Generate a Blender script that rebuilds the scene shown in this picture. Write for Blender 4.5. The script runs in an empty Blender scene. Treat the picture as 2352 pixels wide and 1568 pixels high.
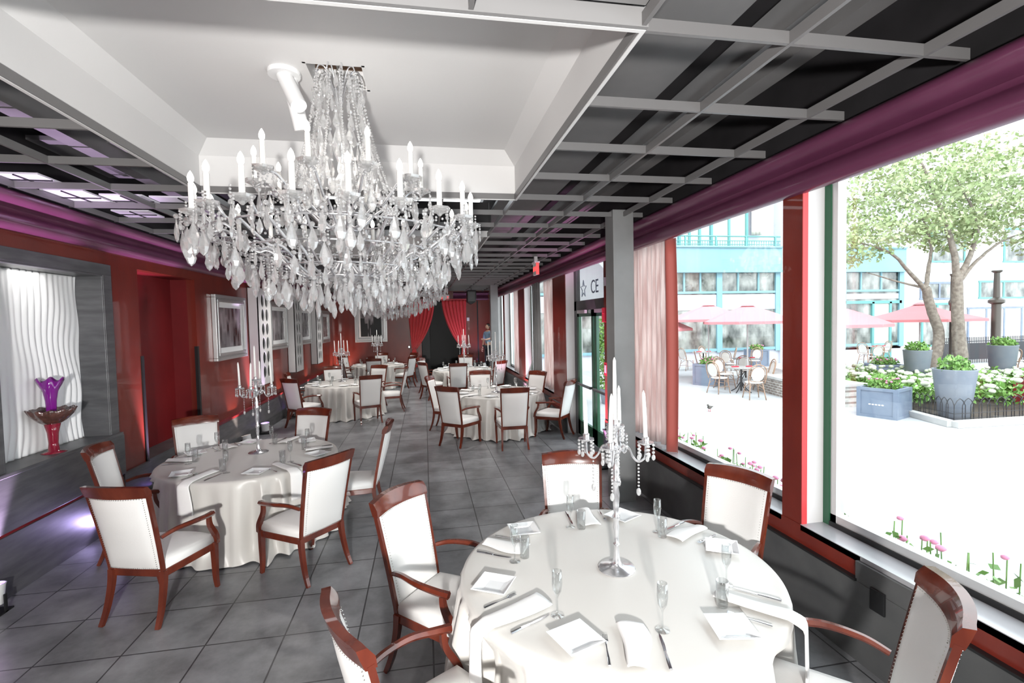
import bpy, bmesh, math, random
from mathutils import Vector, Matrix, noise
random.seed(7)
PI=math.pi
SC=bpy.context.scene
COL=SC.collection
# ------------------------------------------------------------------ camera
def make_camera():
    f,yaw,pitch,roll=1124.3,.1768,-.0423,-.0209
    fw=Vector((math.sin(yaw)*math.cos(pitch),math.cos(yaw)*math.cos(pitch),math.sin(pitch)))
    r0=Vector((math.cos(yaw),-math.sin(yaw),0)); u0=r0.cross(fw)
    r=r0*math.cos(roll)+u0*math.sin(roll); u=-r0*math.sin(roll)+u0*math.cos(roll)
    cd=bpy.data.cameras.new('camera'); co=bpy.data.objects.new('camera',cd); COL.objects.link(co)
    cd.sensor_width=36; cd.lens=f*36/2352; cd.clip_start=.05; cd.clip_end=200
    co.matrix_world=Matrix(((r.x,u.x,-fw.x,0),(r.y,u.y,-fw.y,0),(r.z,u.z,-fw.z,2.25),(0,0,0,1)))
    SC.camera=co
make_camera()
# ------------------------------------------------------------------ light and exposure
SC.view_settings.view_transform='Standard'
SC.view_settings.look='None'
SC.view_settings.gamma=1.0
SC.view_settings.use_curve_mapping=False
SC.view_settings.exposure=0.14
W=bpy.data.worlds.new('world'); SC.world=W; W.use_nodes=True
bg=W.node_tree.nodes['Background']; bg.inputs[0].default_value=(.90,.96,1,1); bg.inputs[1].default_value=4.3
def sun(rot,strength,angle,color=(1,1,1)):
    l=bpy.data.lights.new('sun','SUN'); l.energy=strength; l.angle=angle; l.color=color
    o=bpy.data.objects.new('sun',l); COL.objects.link(o); o.rotation_euler=rot
sun((math.radians(38),math.radians(12),math.radians(-25)),1.2,.2,(1,.98,.95))
def lamp(kind,loc,energy,color=(1,1,1),size=.1,aim=None,spot=None,blend=.6,name='lamp_light'):
    l=bpy.data.lights.new(name,kind); l.energy=energy; l.color=color
    if kind=='AREA': l.shape='DISK'; l.size=size
    else: l.shadow_soft_size=size
    if kind=='SPOT': l.spot_size=spot; l.spot_blend=blend
    o=bpy.data.objects.new(name,l); COL.objects.link(o); o.location=loc
    if aim: o.rotation_euler=(Vector(aim)-Vector(loc)).to_track_quat('-Z','Y').to_euler()
    return o
# photographer's bounce flash beside the camera
lamp('SPOT',(-.25,-1.6,1.92),1500,(1,.985,.96),.10,(-.5,4.5,2.7),math.radians(150),1.0,name='camera_flash')
# added fill spots at the ceiling grid, without fixtures, brightening the dining rows
for dx,dy,de in [(.6,.6,40),(-1.9,.6,60),(-2.3,8.2,90),(1.4,6.8,120),(1.3,10.3,200),(-2.3,11.6,200),(-.4,12.9,170),(1.2,14.2,220),(-1.6,17,240),(.9,17.8,200)]:
    lamp('SPOT',(dx,dy,3.44),de,(1,.97,.93),.14,(dx,dy,0),math.radians(135),.9,name='fill_spot')
# ------------------------------------------------------------------ materials
def mat(name,col,rough=.5,metal=0,noise_amt=0,noise_scale=8,col2=None,bump=0,bump_scale=40,emit=None,estr=0,trans=0,ior=1.45,coat=0,alpha=1,spec=None,stretch=None,sheen=0):
    m=bpy.data.materials.new(name); m.use_nodes=True
    nt=m.node_tree; p=nt.nodes['Principled BSDF']
    c=(*col,1)
    p.inputs['Base Color'].default_value=c; p.inputs['Roughness'].default_value=rough; p.inputs['Metallic'].default_value=metal
    p.inputs['Transmission Weight'].default_value=trans; p.inputs['IOR'].default_value=ior; p.inputs['Coat Weight'].default_value=coat
    if sheen: p.inputs['Sheen Weight'].default_value=sheen
    if spec is not None: p.inputs['Specular IOR Level'].default_value=spec
    if emit: p.inputs['Emission Color'].default_value=(*emit,1); p.inputs['Emission Strength'].default_value=estr
    if col2 or bump:
        tc=nt.nodes.new('ShaderNodeTexCoord'); mp=nt.nodes.new('ShaderNodeMapping'); nt.links.new(tc.outputs['Object'],mp.inputs[0])
        if stretch: mp.inputs['Scale'].default_value=stretch
    if col2:
        n=nt.nodes.new('ShaderNodeTexNoise'); n.inputs['Scale'].default_value=noise_scale; n.inputs['Detail'].default_value=6
        nt.links.new(mp.outputs[0],n.inputs['Vector'])
        r=nt.nodes.new('ShaderNodeValToRGB'); r.color_ramp.elements[0].position=.35; r.color_ramp.elements[1].position=.68
        r.color_ramp.elements[0].color=c; r.color_ramp.elements[1].color=(*col2,1)
        nt.links.new(n.outputs[0],r.inputs[0]); nt.links.new(r.outputs[0],p.inputs['Base Color'])
    if bump:
        n=nt.nodes.new('ShaderNodeTexNoise'); n.inputs['Scale'].default_value=bump_scale; n.inputs['Detail'].default_value=4
        nt.links.new(mp.outputs[0],n.inputs['Vector'])
        b=nt.nodes.new('ShaderNodeBump'); b.inputs['Strength'].default_value=bump; b.inputs['Distance'].default_value=.02
        nt.links.new(n.outputs[0],b.inputs['Height']); nt.links.new(b.outputs[0],p.inputs['Normal'])
    return m
def glassy(name,col,clear=.6,rough=.02,whit=.35,through=.2):
    # cut-glass: refraction mixed with a little milky scatter and mirror sparkle
    m=bpy.data.materials.new(name); m.use_nodes=True; nt=m.node_tree; nt.nodes.clear()
    o=nt.nodes.new('ShaderNodeOutputMaterial'); g=nt.nodes.new('ShaderNodeBsdfGlass'); g.inputs['IOR'].default_value=1.5; g.inputs['Roughness'].default_value=rough; g.inputs[0].default_value=(*col,1)
    d=nt.nodes.new('ShaderNodeBsdfTranslucent'); d.inputs[0].default_value=(*col,1)
    df=nt.nodes.new('ShaderNodeBsdfDiffuse'); df.inputs[0].default_value=(*col,1)
    gl=nt.nodes.new('ShaderNodeBsdfGlossy'); gl.inputs['Roughness'].default_value=.08
    m1=nt.nodes.new('ShaderNodeMixShader'); m1.inputs[0].default_value=.5; nt.links.new(d.outputs[0],m1.inputs[1]); nt.links.new(df.outputs[0],m1.inputs[2])
    m2=nt.nodes.new('ShaderNodeMixShader'); m2.inputs[0].default_value=whit; nt.links.new(gl.outputs[0],m2.inputs[1]); nt.links.new(m1.outputs[0],m2.inputs[2])
    m3=nt.nodes.new('ShaderNodeMixShader'); m3.inputs[0].default_value=clear; nt.links.new(m2.outputs[0],m3.inputs[1]); nt.links.new(g.outputs[0],m3.inputs[2])
    tr=nt.nodes.new('ShaderNodeBsdfTransparent'); m4=nt.nodes.new('ShaderNodeMixShader'); m4.inputs[0].default_value=through
    nt.links.new(m3.outputs[0],m4.inputs[1]); nt.links.new(tr.outputs[0],m4.inputs[2]); nt.links.new(m4.outputs[0],o.inputs[0]); return m
def thin_glass(name):
    m=bpy.data.materials.new(name); m.use_nodes=True; nt=m.node_tree; nt.nodes.clear()
    o=nt.nodes.new('ShaderNodeOutputMaterial'); t=nt.nodes.new('ShaderNodeBsdfTransparent'); t.inputs[0].default_value=(.97,.98,.98,1)
    g=nt.nodes.new('ShaderNodeBsdfGlossy'); g.inputs['Roughness'].default_value=.03; lw=nt.nodes.new('ShaderNodeLayerWeight'); lw.inputs[0].default_value=.35
    x=nt.nodes.new('ShaderNodeMixShader'); mm=nt.nodes.new('ShaderNodeMath'); mm.operation='MULTIPLY_ADD'; mm.inputs[1].default_value=.65; mm.inputs[2].default_value=.05
    nt.links.new(lw.outputs['Facing'],mm.inputs[0]); nt.links.new(mm.outputs[0],x.inputs[0]); nt.links.new(t.outputs[0],x.inputs[1]); nt.links.new(g.outputs[0],x.inputs[2]); nt.links.new(x.outputs[0],o.inputs[0]); return m
def sheer_mat(name,c,c2):
    m=mat(name,c,.7,0,col2=c2,noise_scale=9,stretch=(1,6,.2)); nt=m.node_tree; p=nt.nodes['Principled BSDF']; o=[n for n in nt.nodes if n.type=='OUTPUT_MATERIAL'][0]
    t=nt.nodes.new('ShaderNodeBsdfTranslucent'); nt.links.new(p.inputs['Base Color'].links[0].from_socket,t.inputs[0]); x=nt.nodes.new('ShaderNodeMixShader'); x.inputs[0].default_value=.68
    nt.links.new(p.outputs[0],x.inputs[1]); nt.links.new(t.outputs[0],x.inputs[2]); nt.links.new(x.outputs[0],o.inputs[0]); return m
def pane_mat(name,tint=(.98,1,1),fac=.06):
    m=bpy.data.materials.new(name); m.use_nodes=True; nt=m.node_tree; nt.nodes.clear()
    o=nt.nodes.new('ShaderNodeOutputMaterial'); t=nt.nodes.new('ShaderNodeBsdfTransparent'); t.inputs[0].default_value=(*tint,1)
    g=nt.nodes.new('ShaderNodeBsdfGlossy'); g.inputs['Roughness'].default_value=.01
    x=nt.nodes.new('ShaderNodeMixShader'); x.inputs[0].default_value=fac
    nt.links.new(t.outputs[0],x.inputs[1]); nt.links.new(g.outputs[0],x.inputs[2]); nt.links.new(x.outputs[0],o.inputs[0]); return m
def brick_mat(name,c1,c2,mortar,scale,bw=.5,bh=.25,ms=.02,rough=.6,offset=.5,axes='XY',bump=.2,noise=True,spec=None):
    m=bpy.data.materials.new(name); m.use_nodes=True; nt=m.node_tree; p=nt.nodes['Principled BSDF']; p.inputs['Roughness'].default_value=rough
    if spec is not None: p.inputs['Specular IOR Level'].default_value=spec
    tc=nt.nodes.new('ShaderNodeTexCoord'); s=nt.nodes.new('ShaderNodeSeparateXYZ'); cb=nt.nodes.new('ShaderNodeCombineXYZ')
    nt.links.new(tc.outputs['Object'],s.inputs[0]); nt.links.new(s.outputs[axes[0]],cb.inputs[0]); nt.links.new(s.outputs[axes[1]],cb.inputs[1])
    b=nt.nodes.new('ShaderNodeTexBrick'); nt.links.new(cb.outputs[0],b.inputs['Vector'])
    b.inputs['Scale'].default_value=scale; b.inputs['Brick Width'].default_value=bw; b.inputs['Row Height'].default_value=bh; b.inputs['Mortar Size'].default_value=ms
    b.inputs['Color1'].default_value=(*c1,1); b.inputs['Color2'].default_value=(*c2,1); b.inputs['Mortar'].default_value=(*mortar,1); b.offset=offset
    out=b.outputs['Color']
    if noise:
        n=nt.nodes.new('ShaderNodeTexNoise'); n.inputs['Scale'].default_value=2.2; n.inputs['Detail'].default_value=9; n.inputs['Roughness'].default_value=.65
        nt.links.new(tc.outputs['Object'],n.inputs['Vector'])
        r=nt.nodes.new('ShaderNodeMapRange'); r.inputs[1].default_value=.3; r.inputs[2].default_value=.7; r.inputs[3].default_value=.5; r.inputs[4].default_value=1.5
        nt.links.new(n.outputs[0],r.inputs[0])
        mx=nt.nodes.new('ShaderNodeMix'); mx.data_type='RGBA'; mx.blend_type='MULTIPLY'; mx.inputs[0].default_value=1
        nt.links.new(out,mx.inputs[6]); nt.links.new(r.outputs[0],mx.inputs[7]); out=mx.outputs[2]
    nt.links.new(out,p.inputs['Base Color'])
    bp=nt.nodes.new('ShaderNodeBump'); bp.invert=True; bp.inputs['Strength'].default_value=bump; bp.inputs['Distance'].default_value=.01
    nt.links.new(b.outputs['Fac'],bp.inputs['Height']); nt.links.new(bp.outputs[0],p.inputs['Normal'])
    return m
M={}
M['floor']=brick_mat('slate_floor_tile',(.15,.152,.16),(.19,.193,.203),(.04,.04,.043),1,.53,.53,.006,.29,0,'XY',.3)
M['paving']=brick_mat('pale_concrete_paving',(.40,.41,.425),(.43,.44,.455),(.32,.33,.34),1,3.2,2.6,.012,.8,0,'XY',.1,False)
M['red']=mat('red_stained_veneer',(.125,.013,.008),.32,0,col2=(.185,.024,.014),noise_scale=2.2,bump=.03,bump_scale=60,stretch=(1,1,.35),coat=.3)
M['darkred']=mat('dark_red_lacquer',(.13,.003,.005),.5,0,col2=(.17,.006,.008),noise_scale=1.6)
M['redtrim']=mat('maroon_trim_paint',(.16,.012,.018),.35,0,col2=(.21,.02,.025),noise_scale=5)
M['grey']=mat('brushed_grey_panel',(.10,.10,.105),.42,.35,col2=(.15,.15,.155),noise_scale=3,stretch=(1,1,6))
M['dgrey']=mat('charcoal_panel',(.075,.075,.077),.5,0,col2=(.10,.10,.10),noise_scale=4)
M['jamb']=mat('pale_grey_jamb_paint',(.62,.60,.60),.5)
M['colgrey']=mat('column_grey_paint',(.20,.20,.20),.5,0,col2=(.23,.23,.23),noise_scale=3)
M['black']=mat('black_paint',(.012,.012,.013),.45)
M['deck']=mat('dark_ceiling_deck',(.010,.009,.010),.7,0,col2=(.018,.016,.018),noise_scale=3)
M['duct']=mat('grey_ceiling_board',(.125,.122,.122),.6,0,col2=(.16,.155,.155),noise_scale=2)
M['tilegrey']=mat('pale_grey_ceiling_tile',(.22,.215,.215),.7)
M['rail']=mat('grey_grid_rail',(.155,.15,.15),.4)
M['white']=mat('white_plaster',(.63,.62,.615),.6,0,bump=.02,bump_scale=50)
M['cornice']=mat('mauve_cornice_gloss',(.11,.028,.065),.30,0,col2=(.14,.038,.085),noise_scale=2,coat=.3)
M['wood']=mat('mahogany_wood',(.080,.013,.006),.26,0,col2=(.145,.028,.013),noise_scale=7,stretch=(1,1,.25),coat=.5)
M['leather']=mat('white_leather',(.74,.73,.715),.45,0,bump=.05,bump_scale=120)
M['nail']=mat('pewter_nailhead',(.55,.53,.5),.3,.9)
M['cloth']=mat('ivory_satin_cloth',(.58,.56,.53),.36,0,bump=.03,bump_scale=300,sheen=.2)
M['linen']=mat('white_linen',(.82,.81,.80),.7,0,bump=.05,bump_scale=200)
M['wavewhite']=mat('white_carved_panel',(.85,.85,.85),.45)
M['awning']=sheer_mat('white_awning_canvas',(.85,.85,.86),(.9,.9,.9))
M['china']=mat('white_china',(.86,.87,.88),.12,0,coat=.5)
M['steel']=mat('polished_steel',(.62,.63,.66),.14,1)
M['silver']=mat('silver_plate',(.74,.74,.76),.2,.85,bump=.02)
M['wax']=mat('white_wax',(.88,.87,.84),.45)
M['bulb']=mat('frosted_bulb',(.95,.94,.9),.3,emit=(1,.96,.9),estr=1.6)
M['crystal']=glassy('cut_crystal',(1,1,1),.42,.0,.42,.30)
M['bead']=glassy('crystal_bead',(.97,.97,.97),.35,.02,.5,.15)
M['glass']=thin_glass('clear_drinking_glass')
M['pane']=pane_mat('window_glass')
M['greenframe']=mat('dark_green_frame_paint',(.02,.09,.045),.35)
M['alu']=mat('pale_aluminium',(.6,.6,.6),.35,.5)
M['sill']=mat('polished_grey_sill',(.42,.42,.44),.16,.1)
M['sheer']=sheer_mat('rose_grey_curtain',(.74,.60,.58),(.95,.88,.86))
M['redvelvet']=mat('red_satin_drape',(.62,.035,.04),.38,sheen=.4)
M['coral']=mat('coral_curtain_edge',(.45,.10,.08),.5,sheen=.3)
M['frame']=mat('silver_picture_frame',(.5,.5,.5),.3,.6)
M['matboard']=mat('white_mat_board',(.8,.8,.8),.6)
M['purpleglass']=mat('purple_glass',(.30,.02,.35),.08,trans=.35,coat=.6)
M['redglass']=mat('cranberry_glass',(.30,.015,.04),.1,trans=.3,coat=.5)
M['brownglass']=mat('smoked_fluted_glass',(.06,.028,.022),.15,coat=.6,col2=(.12,.05,.04),noise_scale=20)
M['teal']=mat('teal_storefront_paint',(.20,.38,.44),.5,0,col2=(.22,.40,.46),noise_scale=1)
M['tealdark']=mat('green_teal_frame',(.12,.33,.32),.45)
M['stucco']=mat('white_stucco',(.55,.56,.62),.8,0,bump=.1,bump_scale=20)
M['brickw']=brick_mat('white_brick_wall',(.66,.65,.66),(.72,.71,.72),(.6,.6,.6),1,.25,.08,.008,.8,.5,'XZ',.2)
M['brick']=brick_mat('grey_brown_brick',(.22,.17,.15),(.30,.25,.22),(.5,.48,.45),1,.2,.07,.012,.8,.5,'YZ',.3)
M['shopglass']=mat('shop_window_glass',(.02,.028,.025),.03,0,col2=(.42,.43,.40),noise_scale=1.1,coat=.5,stretch=(1.6,1,1))  # dark and pale noise paints tree reflections into the glass colour
M['curtw']=mat('pale_window_curtain',(.6,.58,.52),.8)
M['umb']=mat('rose_canvas',(.62,.22,.24),.8)
M['rattan']=mat('cane_wicker',(.30,.18,.12),.5,0,col2=(.42,.28,.2),noise_scale=30)
M['weave']=mat('white_cane_weave',(.66,.62,.58),.6)
M['planter']=mat('blue_grey_planter',(.16,.20,.27),.4,0,col2=(.2,.24,.31),noise_scale=3)
M['potgrey']=mat('slate_round_pot',(.20,.23,.28),.45,0,col2=(.25,.27,.31),noise_scale=3)
M['leaf']=mat('fresh_green_leaf',(.10,.24,.04),.5,0,col2=(.22,.38,.10),noise_scale=6)
M['leaft']=mat('tree_leaf',(.24,.33,.13),.55,0,col2=(.46,.50,.30),noise_scale=1.5)
M['hyd']=mat('cream_flower_head',(.6,.66,.5),.7)
M['pink']=mat('pink_petal',(.65,.22,.36),.6)
M['bark']=mat('tree_bark',(.16,.13,.11),.8,0,col2=(.28,.24,.2),noise_scale=12,bump=.4,bump_scale=18)
M['soil']=mat('dark_mulch',(.06,.045,.035),.9,0,bump=.6,bump_scale=40)
M['kerb']=mat('kerb_stone',(.42,.41,.40),.8,0,col2=(.5,.49,.48),noise_scale=4)
M['iron']=mat('dark_wrought_iron',(.03,.03,.035),.4,.3)
M['bronze']=mat('dark_lamp_post_paint',(.09,.08,.07),.35,.3)
M['redcloth']=mat('red_napkin_cloth',(.6,.03,.06),.7)
M['marble']=mat('grey_cafe_table_top',(.35,.34,.33),.4)
M['skin']=mat('skin_tone',(.42,.25,.18),.5)
M['hair']=mat('dark_hair',(.02,.015,.012),.6)
M['blueshirt']=mat('blue_grey_shirt',(.16,.24,.33),.8)
M['whiteshirt']=mat('white_shirt',(.7,.72,.75),.8)
M['darktrouser']=mat('dark_trousers',(.02,.022,.03),.8)
M['plastic']=mat('white_plastic',(.75,.75,.75),.4)
M['exitred']=mat('lit_red_letters',(.7,.03,.03),.4,emit=(1,.08,.08),estr=1.2)
M['purpled']=mat('violet_led_lens',(.3,.2,.9),.2,emit=(.42,.25,1),estr=6)
M['whitelens']=mat('white_led_lens',(.9,.9,.9),.2,emit=(1,.75,.6),estr=4)
M['paneltile']=mat('pale_light_panel',(.6,.57,.62),.5,emit=(.9,.85,1),estr=.10)
M['flame_orange']=mat('orange_tag',(.6,.1,.05),.5)
# picture prints (generic monochrome city scenes made from noise)
def print_mat(name,seed,tint=(1,1,1)):
    m=bpy.data.materials.new(name); m.use_nodes=True; nt=m.node_tree; p=nt.nodes['Principled BSDF']; p.inputs['Roughness'].default_value=.15
    tc=nt.nodes.new('ShaderNodeTexCoord'); mp=nt.nodes.new('ShaderNodeMapping'); mp.inputs['Location'].default_value=(seed,seed*2,seed); mp.inputs['Scale'].default_value=(1.5,1.5,.6)
    v=nt.nodes.new('ShaderNodeTexVoronoi'); v.distance='CHEBYCHEV'; v.inputs['Scale'].default_value=5
    n=nt.nodes.new('ShaderNodeTexNoise'); n.inputs['Scale'].default_value=2; n.inputs['Detail'].default_value=8
    nt.links.new(tc.outputs['Object'],mp.inputs[0]); nt.links.new(mp.outputs[0],v.inputs['Vector']); nt.links.new(mp.outputs[0],n.inputs['Vector'])
    a=nt.nodes.new('ShaderNodeMath'); a.operation='MULTIPLY'; nt.links.new(v.outputs['Distance'],a.inputs[0]); nt.links.new(n.outputs[0],a.inputs[1])
    r=nt.nodes.new('ShaderNodeValToRGB'); r.color_ramp.elements[0].position=.03; r.color_ramp.elements[0].color=(.012,.01,.012,1); r.color_ramp.elements[1].position=.42; r.color_ramp.elements[1].color=(.45*tint[0],.45*tint[1],.45*tint[2],1)
    nt.links.new(a.outputs[0],r.inputs[0]); nt.links.new(r.outputs[0],p.inputs['Base Color']); return m
# ------------------------------------------------------------------ mesh helpers
class MB:
    def __init__(s): s.v=[]; s.f=[]
    def add(s,vs,fs,mx=None):
        n=len(s.v)
        s.v+= [tuple(mx@Vector(v)) for v in vs] if mx else [tuple(v) for v in vs]
        s.f+= [tuple(i+n for i in f) for f in fs]; return s
    def box(s,x0,x1,y0,y1,z0,z1,mx=None):
        return s.add([(x0,y0,z0),(x1,y0,z0),(x1,y1,z0),(x0,y1,z0),(x0,y0,z1),(x1,y0,z1),(x1,y1,z1),(x0,y1,z1)],
            [(0,3,2,1),(4,5,6,7),(0,1,5,4),(1,2,6,5),(2,3,7,6),(3,0,4,7)],mx)
    def lathe(s,prof,c=(0,0,0),n=16,mx=None,flute=0,fn=8,wave=0):
        vs=[];fs=[];k=len(prof)
        for j,(r,z) in enumerate(prof):
            for i in range(n):
                a=2*PI*i/n; rr=r*(1+flute*math.cos(fn*a)) ; zz=z+wave*(j/(k-1))*math.cos(fn*a)
                vs.append((c[0]+rr*math.cos(a),c[1]+rr*math.sin(a),c[2]+zz))
        for j in range(k-1):
            for i in range(n):
                i2=(i+1)%n; fs.append((j*n+i,j*n+i2,(j+1)*n+i2,(j+1)*n+i))
        fs.append(tuple(range(n-1,-1,-1))); fs.append(tuple((k-1)*n+i for i in range(n)))
        return s.add(vs,fs,mx)
    def tube(s,pts,r,n=8,mx=None,flat=1,up=None):
        P=[Vector(p) for p in pts]; k=len(P); R=r if isinstance(r,(list,tuple)) else [r]*k
        vs=[];fs=[];prev=None
        for j in range(k):
            t=(P[min(j+1,k-1)]-P[max(j-1,0)]).normalized()
            if prev is None:
                a=Vector(up) if up else (Vector((0,0,1)) if abs(t.z)<.9 else Vector((1,0,0)))
            else: a=prev
            b=(a-t*a.dot(t)).normalized(); prev=b; c=t.cross(b)
            for i in range(n):
                th=2*PI*(i+.5)/n; vs.append(P[j]+(b*math.cos(th)*flat+c*math.sin(th))*R[j])
        for j in range(k-1):
            for i in range(n):
                i2=(i+1)%n; fs.append((j*n+i,j*n+i2,(j+1)*n+i2,(j+1)*n+i))
        fs.append(tuple(range(n-1,-1,-1))); fs.append(tuple((k-1)*n+i for i in range(n)))
        return s.add(vs,fs,mx)
    def ball(s,c,r,n=8,m=5,sz=1,mx=None):
        prof=[(max(r*math.sin(PI*j/m),1e-4),-r*sz*math.cos(PI*j/m)) for j in range(m+1)]
        return s.lathe(prof,c,n,mx)
    def prism(s,poly,ax,a,b,mx=None):
        # poly in the two other axes (order x,y,z without ax)
        def pt(p,t):
            q=list(p); q.insert(ax,t); return q
        n=len(poly); vs=[pt(p,a) for p in poly]+[pt(p,b) for p in poly]
        fs=[tuple(range(n-1,-1,-1)),tuple(range(n,2*n))]+[(i,(i+1)%n,n+(i+1)%n,n+i) for i in range(n)]
        return s.add(vs,fs,mx)
    def sheet(s,fn,nu,nv,th=None,mx=None):
        vs=[fn(i/(nu-1),j/(nv-1)) for j in range(nv) for i in range(nu)]
        fs=[(j*nu+i,j*nu+i+1,(j+1)*nu+i+1,(j+1)*nu+i) for j in range(nv-1) for i in range(nu-1)]
        return s.add(vs,fs,mx)
    def mesh(s,name,m,smooth=False):
        me=bpy.data.meshes.new(name); me.from_pydata(s.v,[],s.f); me.update()
        bm=bmesh.new(); bm.from_mesh(me); bmesh.ops.recalc_face_normals(bm,faces=bm.faces); bm.to_mesh(me); bm.free()
        if m: me.materials.append(m)
        if smooth:
            for p in me.polygons: p.use_smooth=True
        return me
    def build(s,name,m,parent=None,smooth=False,bevel=0,solid=0,auto=None,label=None):
        o=bpy.data.objects.new(name,s.mesh(name,m,smooth or auto is not None)); COL.objects.link(o)
        if parent: o.parent=parent
        if solid:
            q=o.modifiers.new('solid','SOLIDIFY'); q.thickness=solid; q.offset=0
        if bevel:
            q=o.modifiers.new('bevel','BEVEL'); q.width=bevel; q.segments=2; q.limit_method='ANGLE'; q.angle_limit=math.radians(40)
        if auto is not None:
            for e in o.data.edges: pass
            o.data.set_sharp_from_angle(angle=math.radians(auto))
        if label: o['label']=label
        return o
def tag(o,label,cat,group=None,kind=None):
    o['label']=label; o['category']=cat
    if group: o['group']=group
    if kind: o['kind']=kind
    return o
def thing(name,loc=(0,0,0),rz=0,label=None,cat=None,group=None):
    o=bpy.data.objects.new(name,None); o.empty_display_size=.1; COL.objects.link(o); o.location=loc; o.rotation_euler=(0,0,rz)
    if label: tag(o,label,cat,group)
    return o
def struct(o): o['kind']='structure'; return o
def copy_tree(o,parent=None):
    c=o.copy(); COL.objects.link(c)
    if parent: c.parent=parent
    for ch in list(o.children): copy_tree(ch,c)
    return c
def at(o,loc,rz=0,label=None,group=None):
    o.location=loc; o.rotation_euler=(0,0,rz)
    if label: o['label']=label
    if group: o['group']=group
    return o
def RZ(a): return Matrix.Rotation(a,4,'Z')
def T(x,y,z): return Matrix.Translation((x,y,z))
def smoothpath(pts,n=6):
    P=[Vector(p) for p in pts]; out=[]
    for i in range(len(P)-1):
        p0=P[max(i-1,0)];p1=P[i];p2=P[i+1];p3=P[min(i+2,len(P)-1)]
        for k in range(n):
            t=k/n; out.append(.5*((2*p1)+(-p0+p2)*t+(2*p0-5*p1+4*p2-p3)*t*t+(-p0+3*p1-3*p2+p3)*t**3))
    out.append(P[-1]); return out
# ================================================================== ROOM SHELL
XL,XR,YF,YN=-3.55,2.75,20.2,-2.2
ZG=3.47; G=.725
struct(MB().box(-4.3,3.3,YN-.2,YF+.3,-.12,0).build('floor',M['floor']))
struct(MB().box(3.3,40,-6,32,-.12,0).build('ground',M['paving'])); bpy.data.objects['ground']['label']='pale concrete plaza paving outside the windows'
# deck above the open grid
b=MB(); px0,px1=-1.96,.94
pits=[(2.01,4.91),(7.085,9.985)]
b.box(-4.3,px0-.02,YN,YF+.3,4.12,4.22); b.box(px1+.02,3.3,YN,YF+.3,4.12,4.22)
ys=[YN]+[v for p in pits for v in p]+[YF+.3]
for i in range(0,len(ys),2): b.box(px0-.02,px1+.02,ys[i],ys[i+1],4.12,4.22)
struct(b.build('ceiling',M['deck']))
# white coffers
def coffer(y0,y1,k):
    t=.02; b=MB(); h=.012
    # four upright fascia
    b.box(px0-t,px0,y0,y1,ZG-.005,3.80); b.box(px1,px1+t,y0,y1,ZG-.005,3.80)
    b.box(px0-t,px1+t,y1,y1+t,ZG-.005,3.80); b.box(px0-t,px1+t,y0-t,y0,ZG-.005,3.80)
    q=MB(); e=.03; q.box(px0-t-e,px0-t-.004,y0-t-e,y1+t+e,ZG+.08,3.95); q.box(px1+t+.004,px1+t+e,y0-t-e,y1+t+e,ZG+.08,3.95); q.box(px0-t,px1+t,y0-t-e,y0-t-.004,ZG+.08,3.95); q.box(px0-t,px1+t,y1+t+.004,y1+t+e,ZG+.08,3.95)
    # chamfers (with thickness)
    c=.12; zt=3.92
    def slab(q): 
        n=Vector(q[1])-Vector(q[0]); m=(Vector(q[3])-Vector(q[0])); nn=n.cross(m).normalized()*.02
        cen=Vector(((px0+px1)/2,(y0+y1)/2,3.6))
        if nn.dot(Vector(q[0])-cen)<0: nn=-nn
        vs=[Vector(v) for v in q]+[Vector(v)+nn for v in q]
        b.add(vs,[(0,1,2,3),(7,6,5,4),(0,4,5,1),(1,5,6,2),(2,6,7,3),(3,7,4,0)])
    slab([(px0,y0,3.8),(px1,y0,3.8),(px1-c,y0+c,zt),(px0+c,y0+c,zt)])
    slab([(px0,y1,3.8),(px1,y1,3.8),(px1-c,y1-c,zt),(px0+c,y1-c,zt)])
    slab([(px0,y0,3.8),(px0,y1,3.8),(px0+c,y1-c,zt),(px0+c,y0+c,zt)])
    slab([(px1,y0,3.8),(px1,y1,3.8),(px1-c,y1-c,zt),(px1-c,y0+c,zt)])
    # top with a square hatch
    hx0,hx1,hy0,hy1=-.72,-.335,(y0+y1)/2-.10,(y0+y1)/2+.26
    X0,X1,Y0,Y1=px0+c-.02,px1-c+.02,y0+c-.02,y1-c+.02
    b.box(X0,hx0,Y0,Y1,zt,zt+t); b.box(hx1,X1,Y0,Y1,zt,zt+t); b.box(hx0,hx1,Y0,hy0,zt,zt+t); b.box(hx0,hx1,hy1,Y1,zt,zt+t)
    b.box(hx0,hx0+t,hy0,hy1,zt+.001,4.3); b.box(hx1-t,hx1,hy0,hy1,zt+.001,4.3); b.box(hx0,hx1,hy0,hy0+t,zt+.001,4.3); b.box(hx0,hx1,hy1-t,hy1,zt+.001,4.3); b.box(hx0-t,hx1+t,hy0-t,hy1+t,4.3,4.32)
    o=struct(b.build('trim_%d'%k,M['white'])); o['label']='white square ceiling coffer with chamfered top edge'
    q.build('outer_shell',M['deck'],o)
    w=MB().box(hx0+t,hx1-t,hy1-t-.006,hy1-t-.001,4.05,4.3).build('hatch_edge',M['rattan'],o,label='bare wooden top edge of the hatch')
coffer(*pits[0],1); coffer(*pits[1],2)
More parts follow.
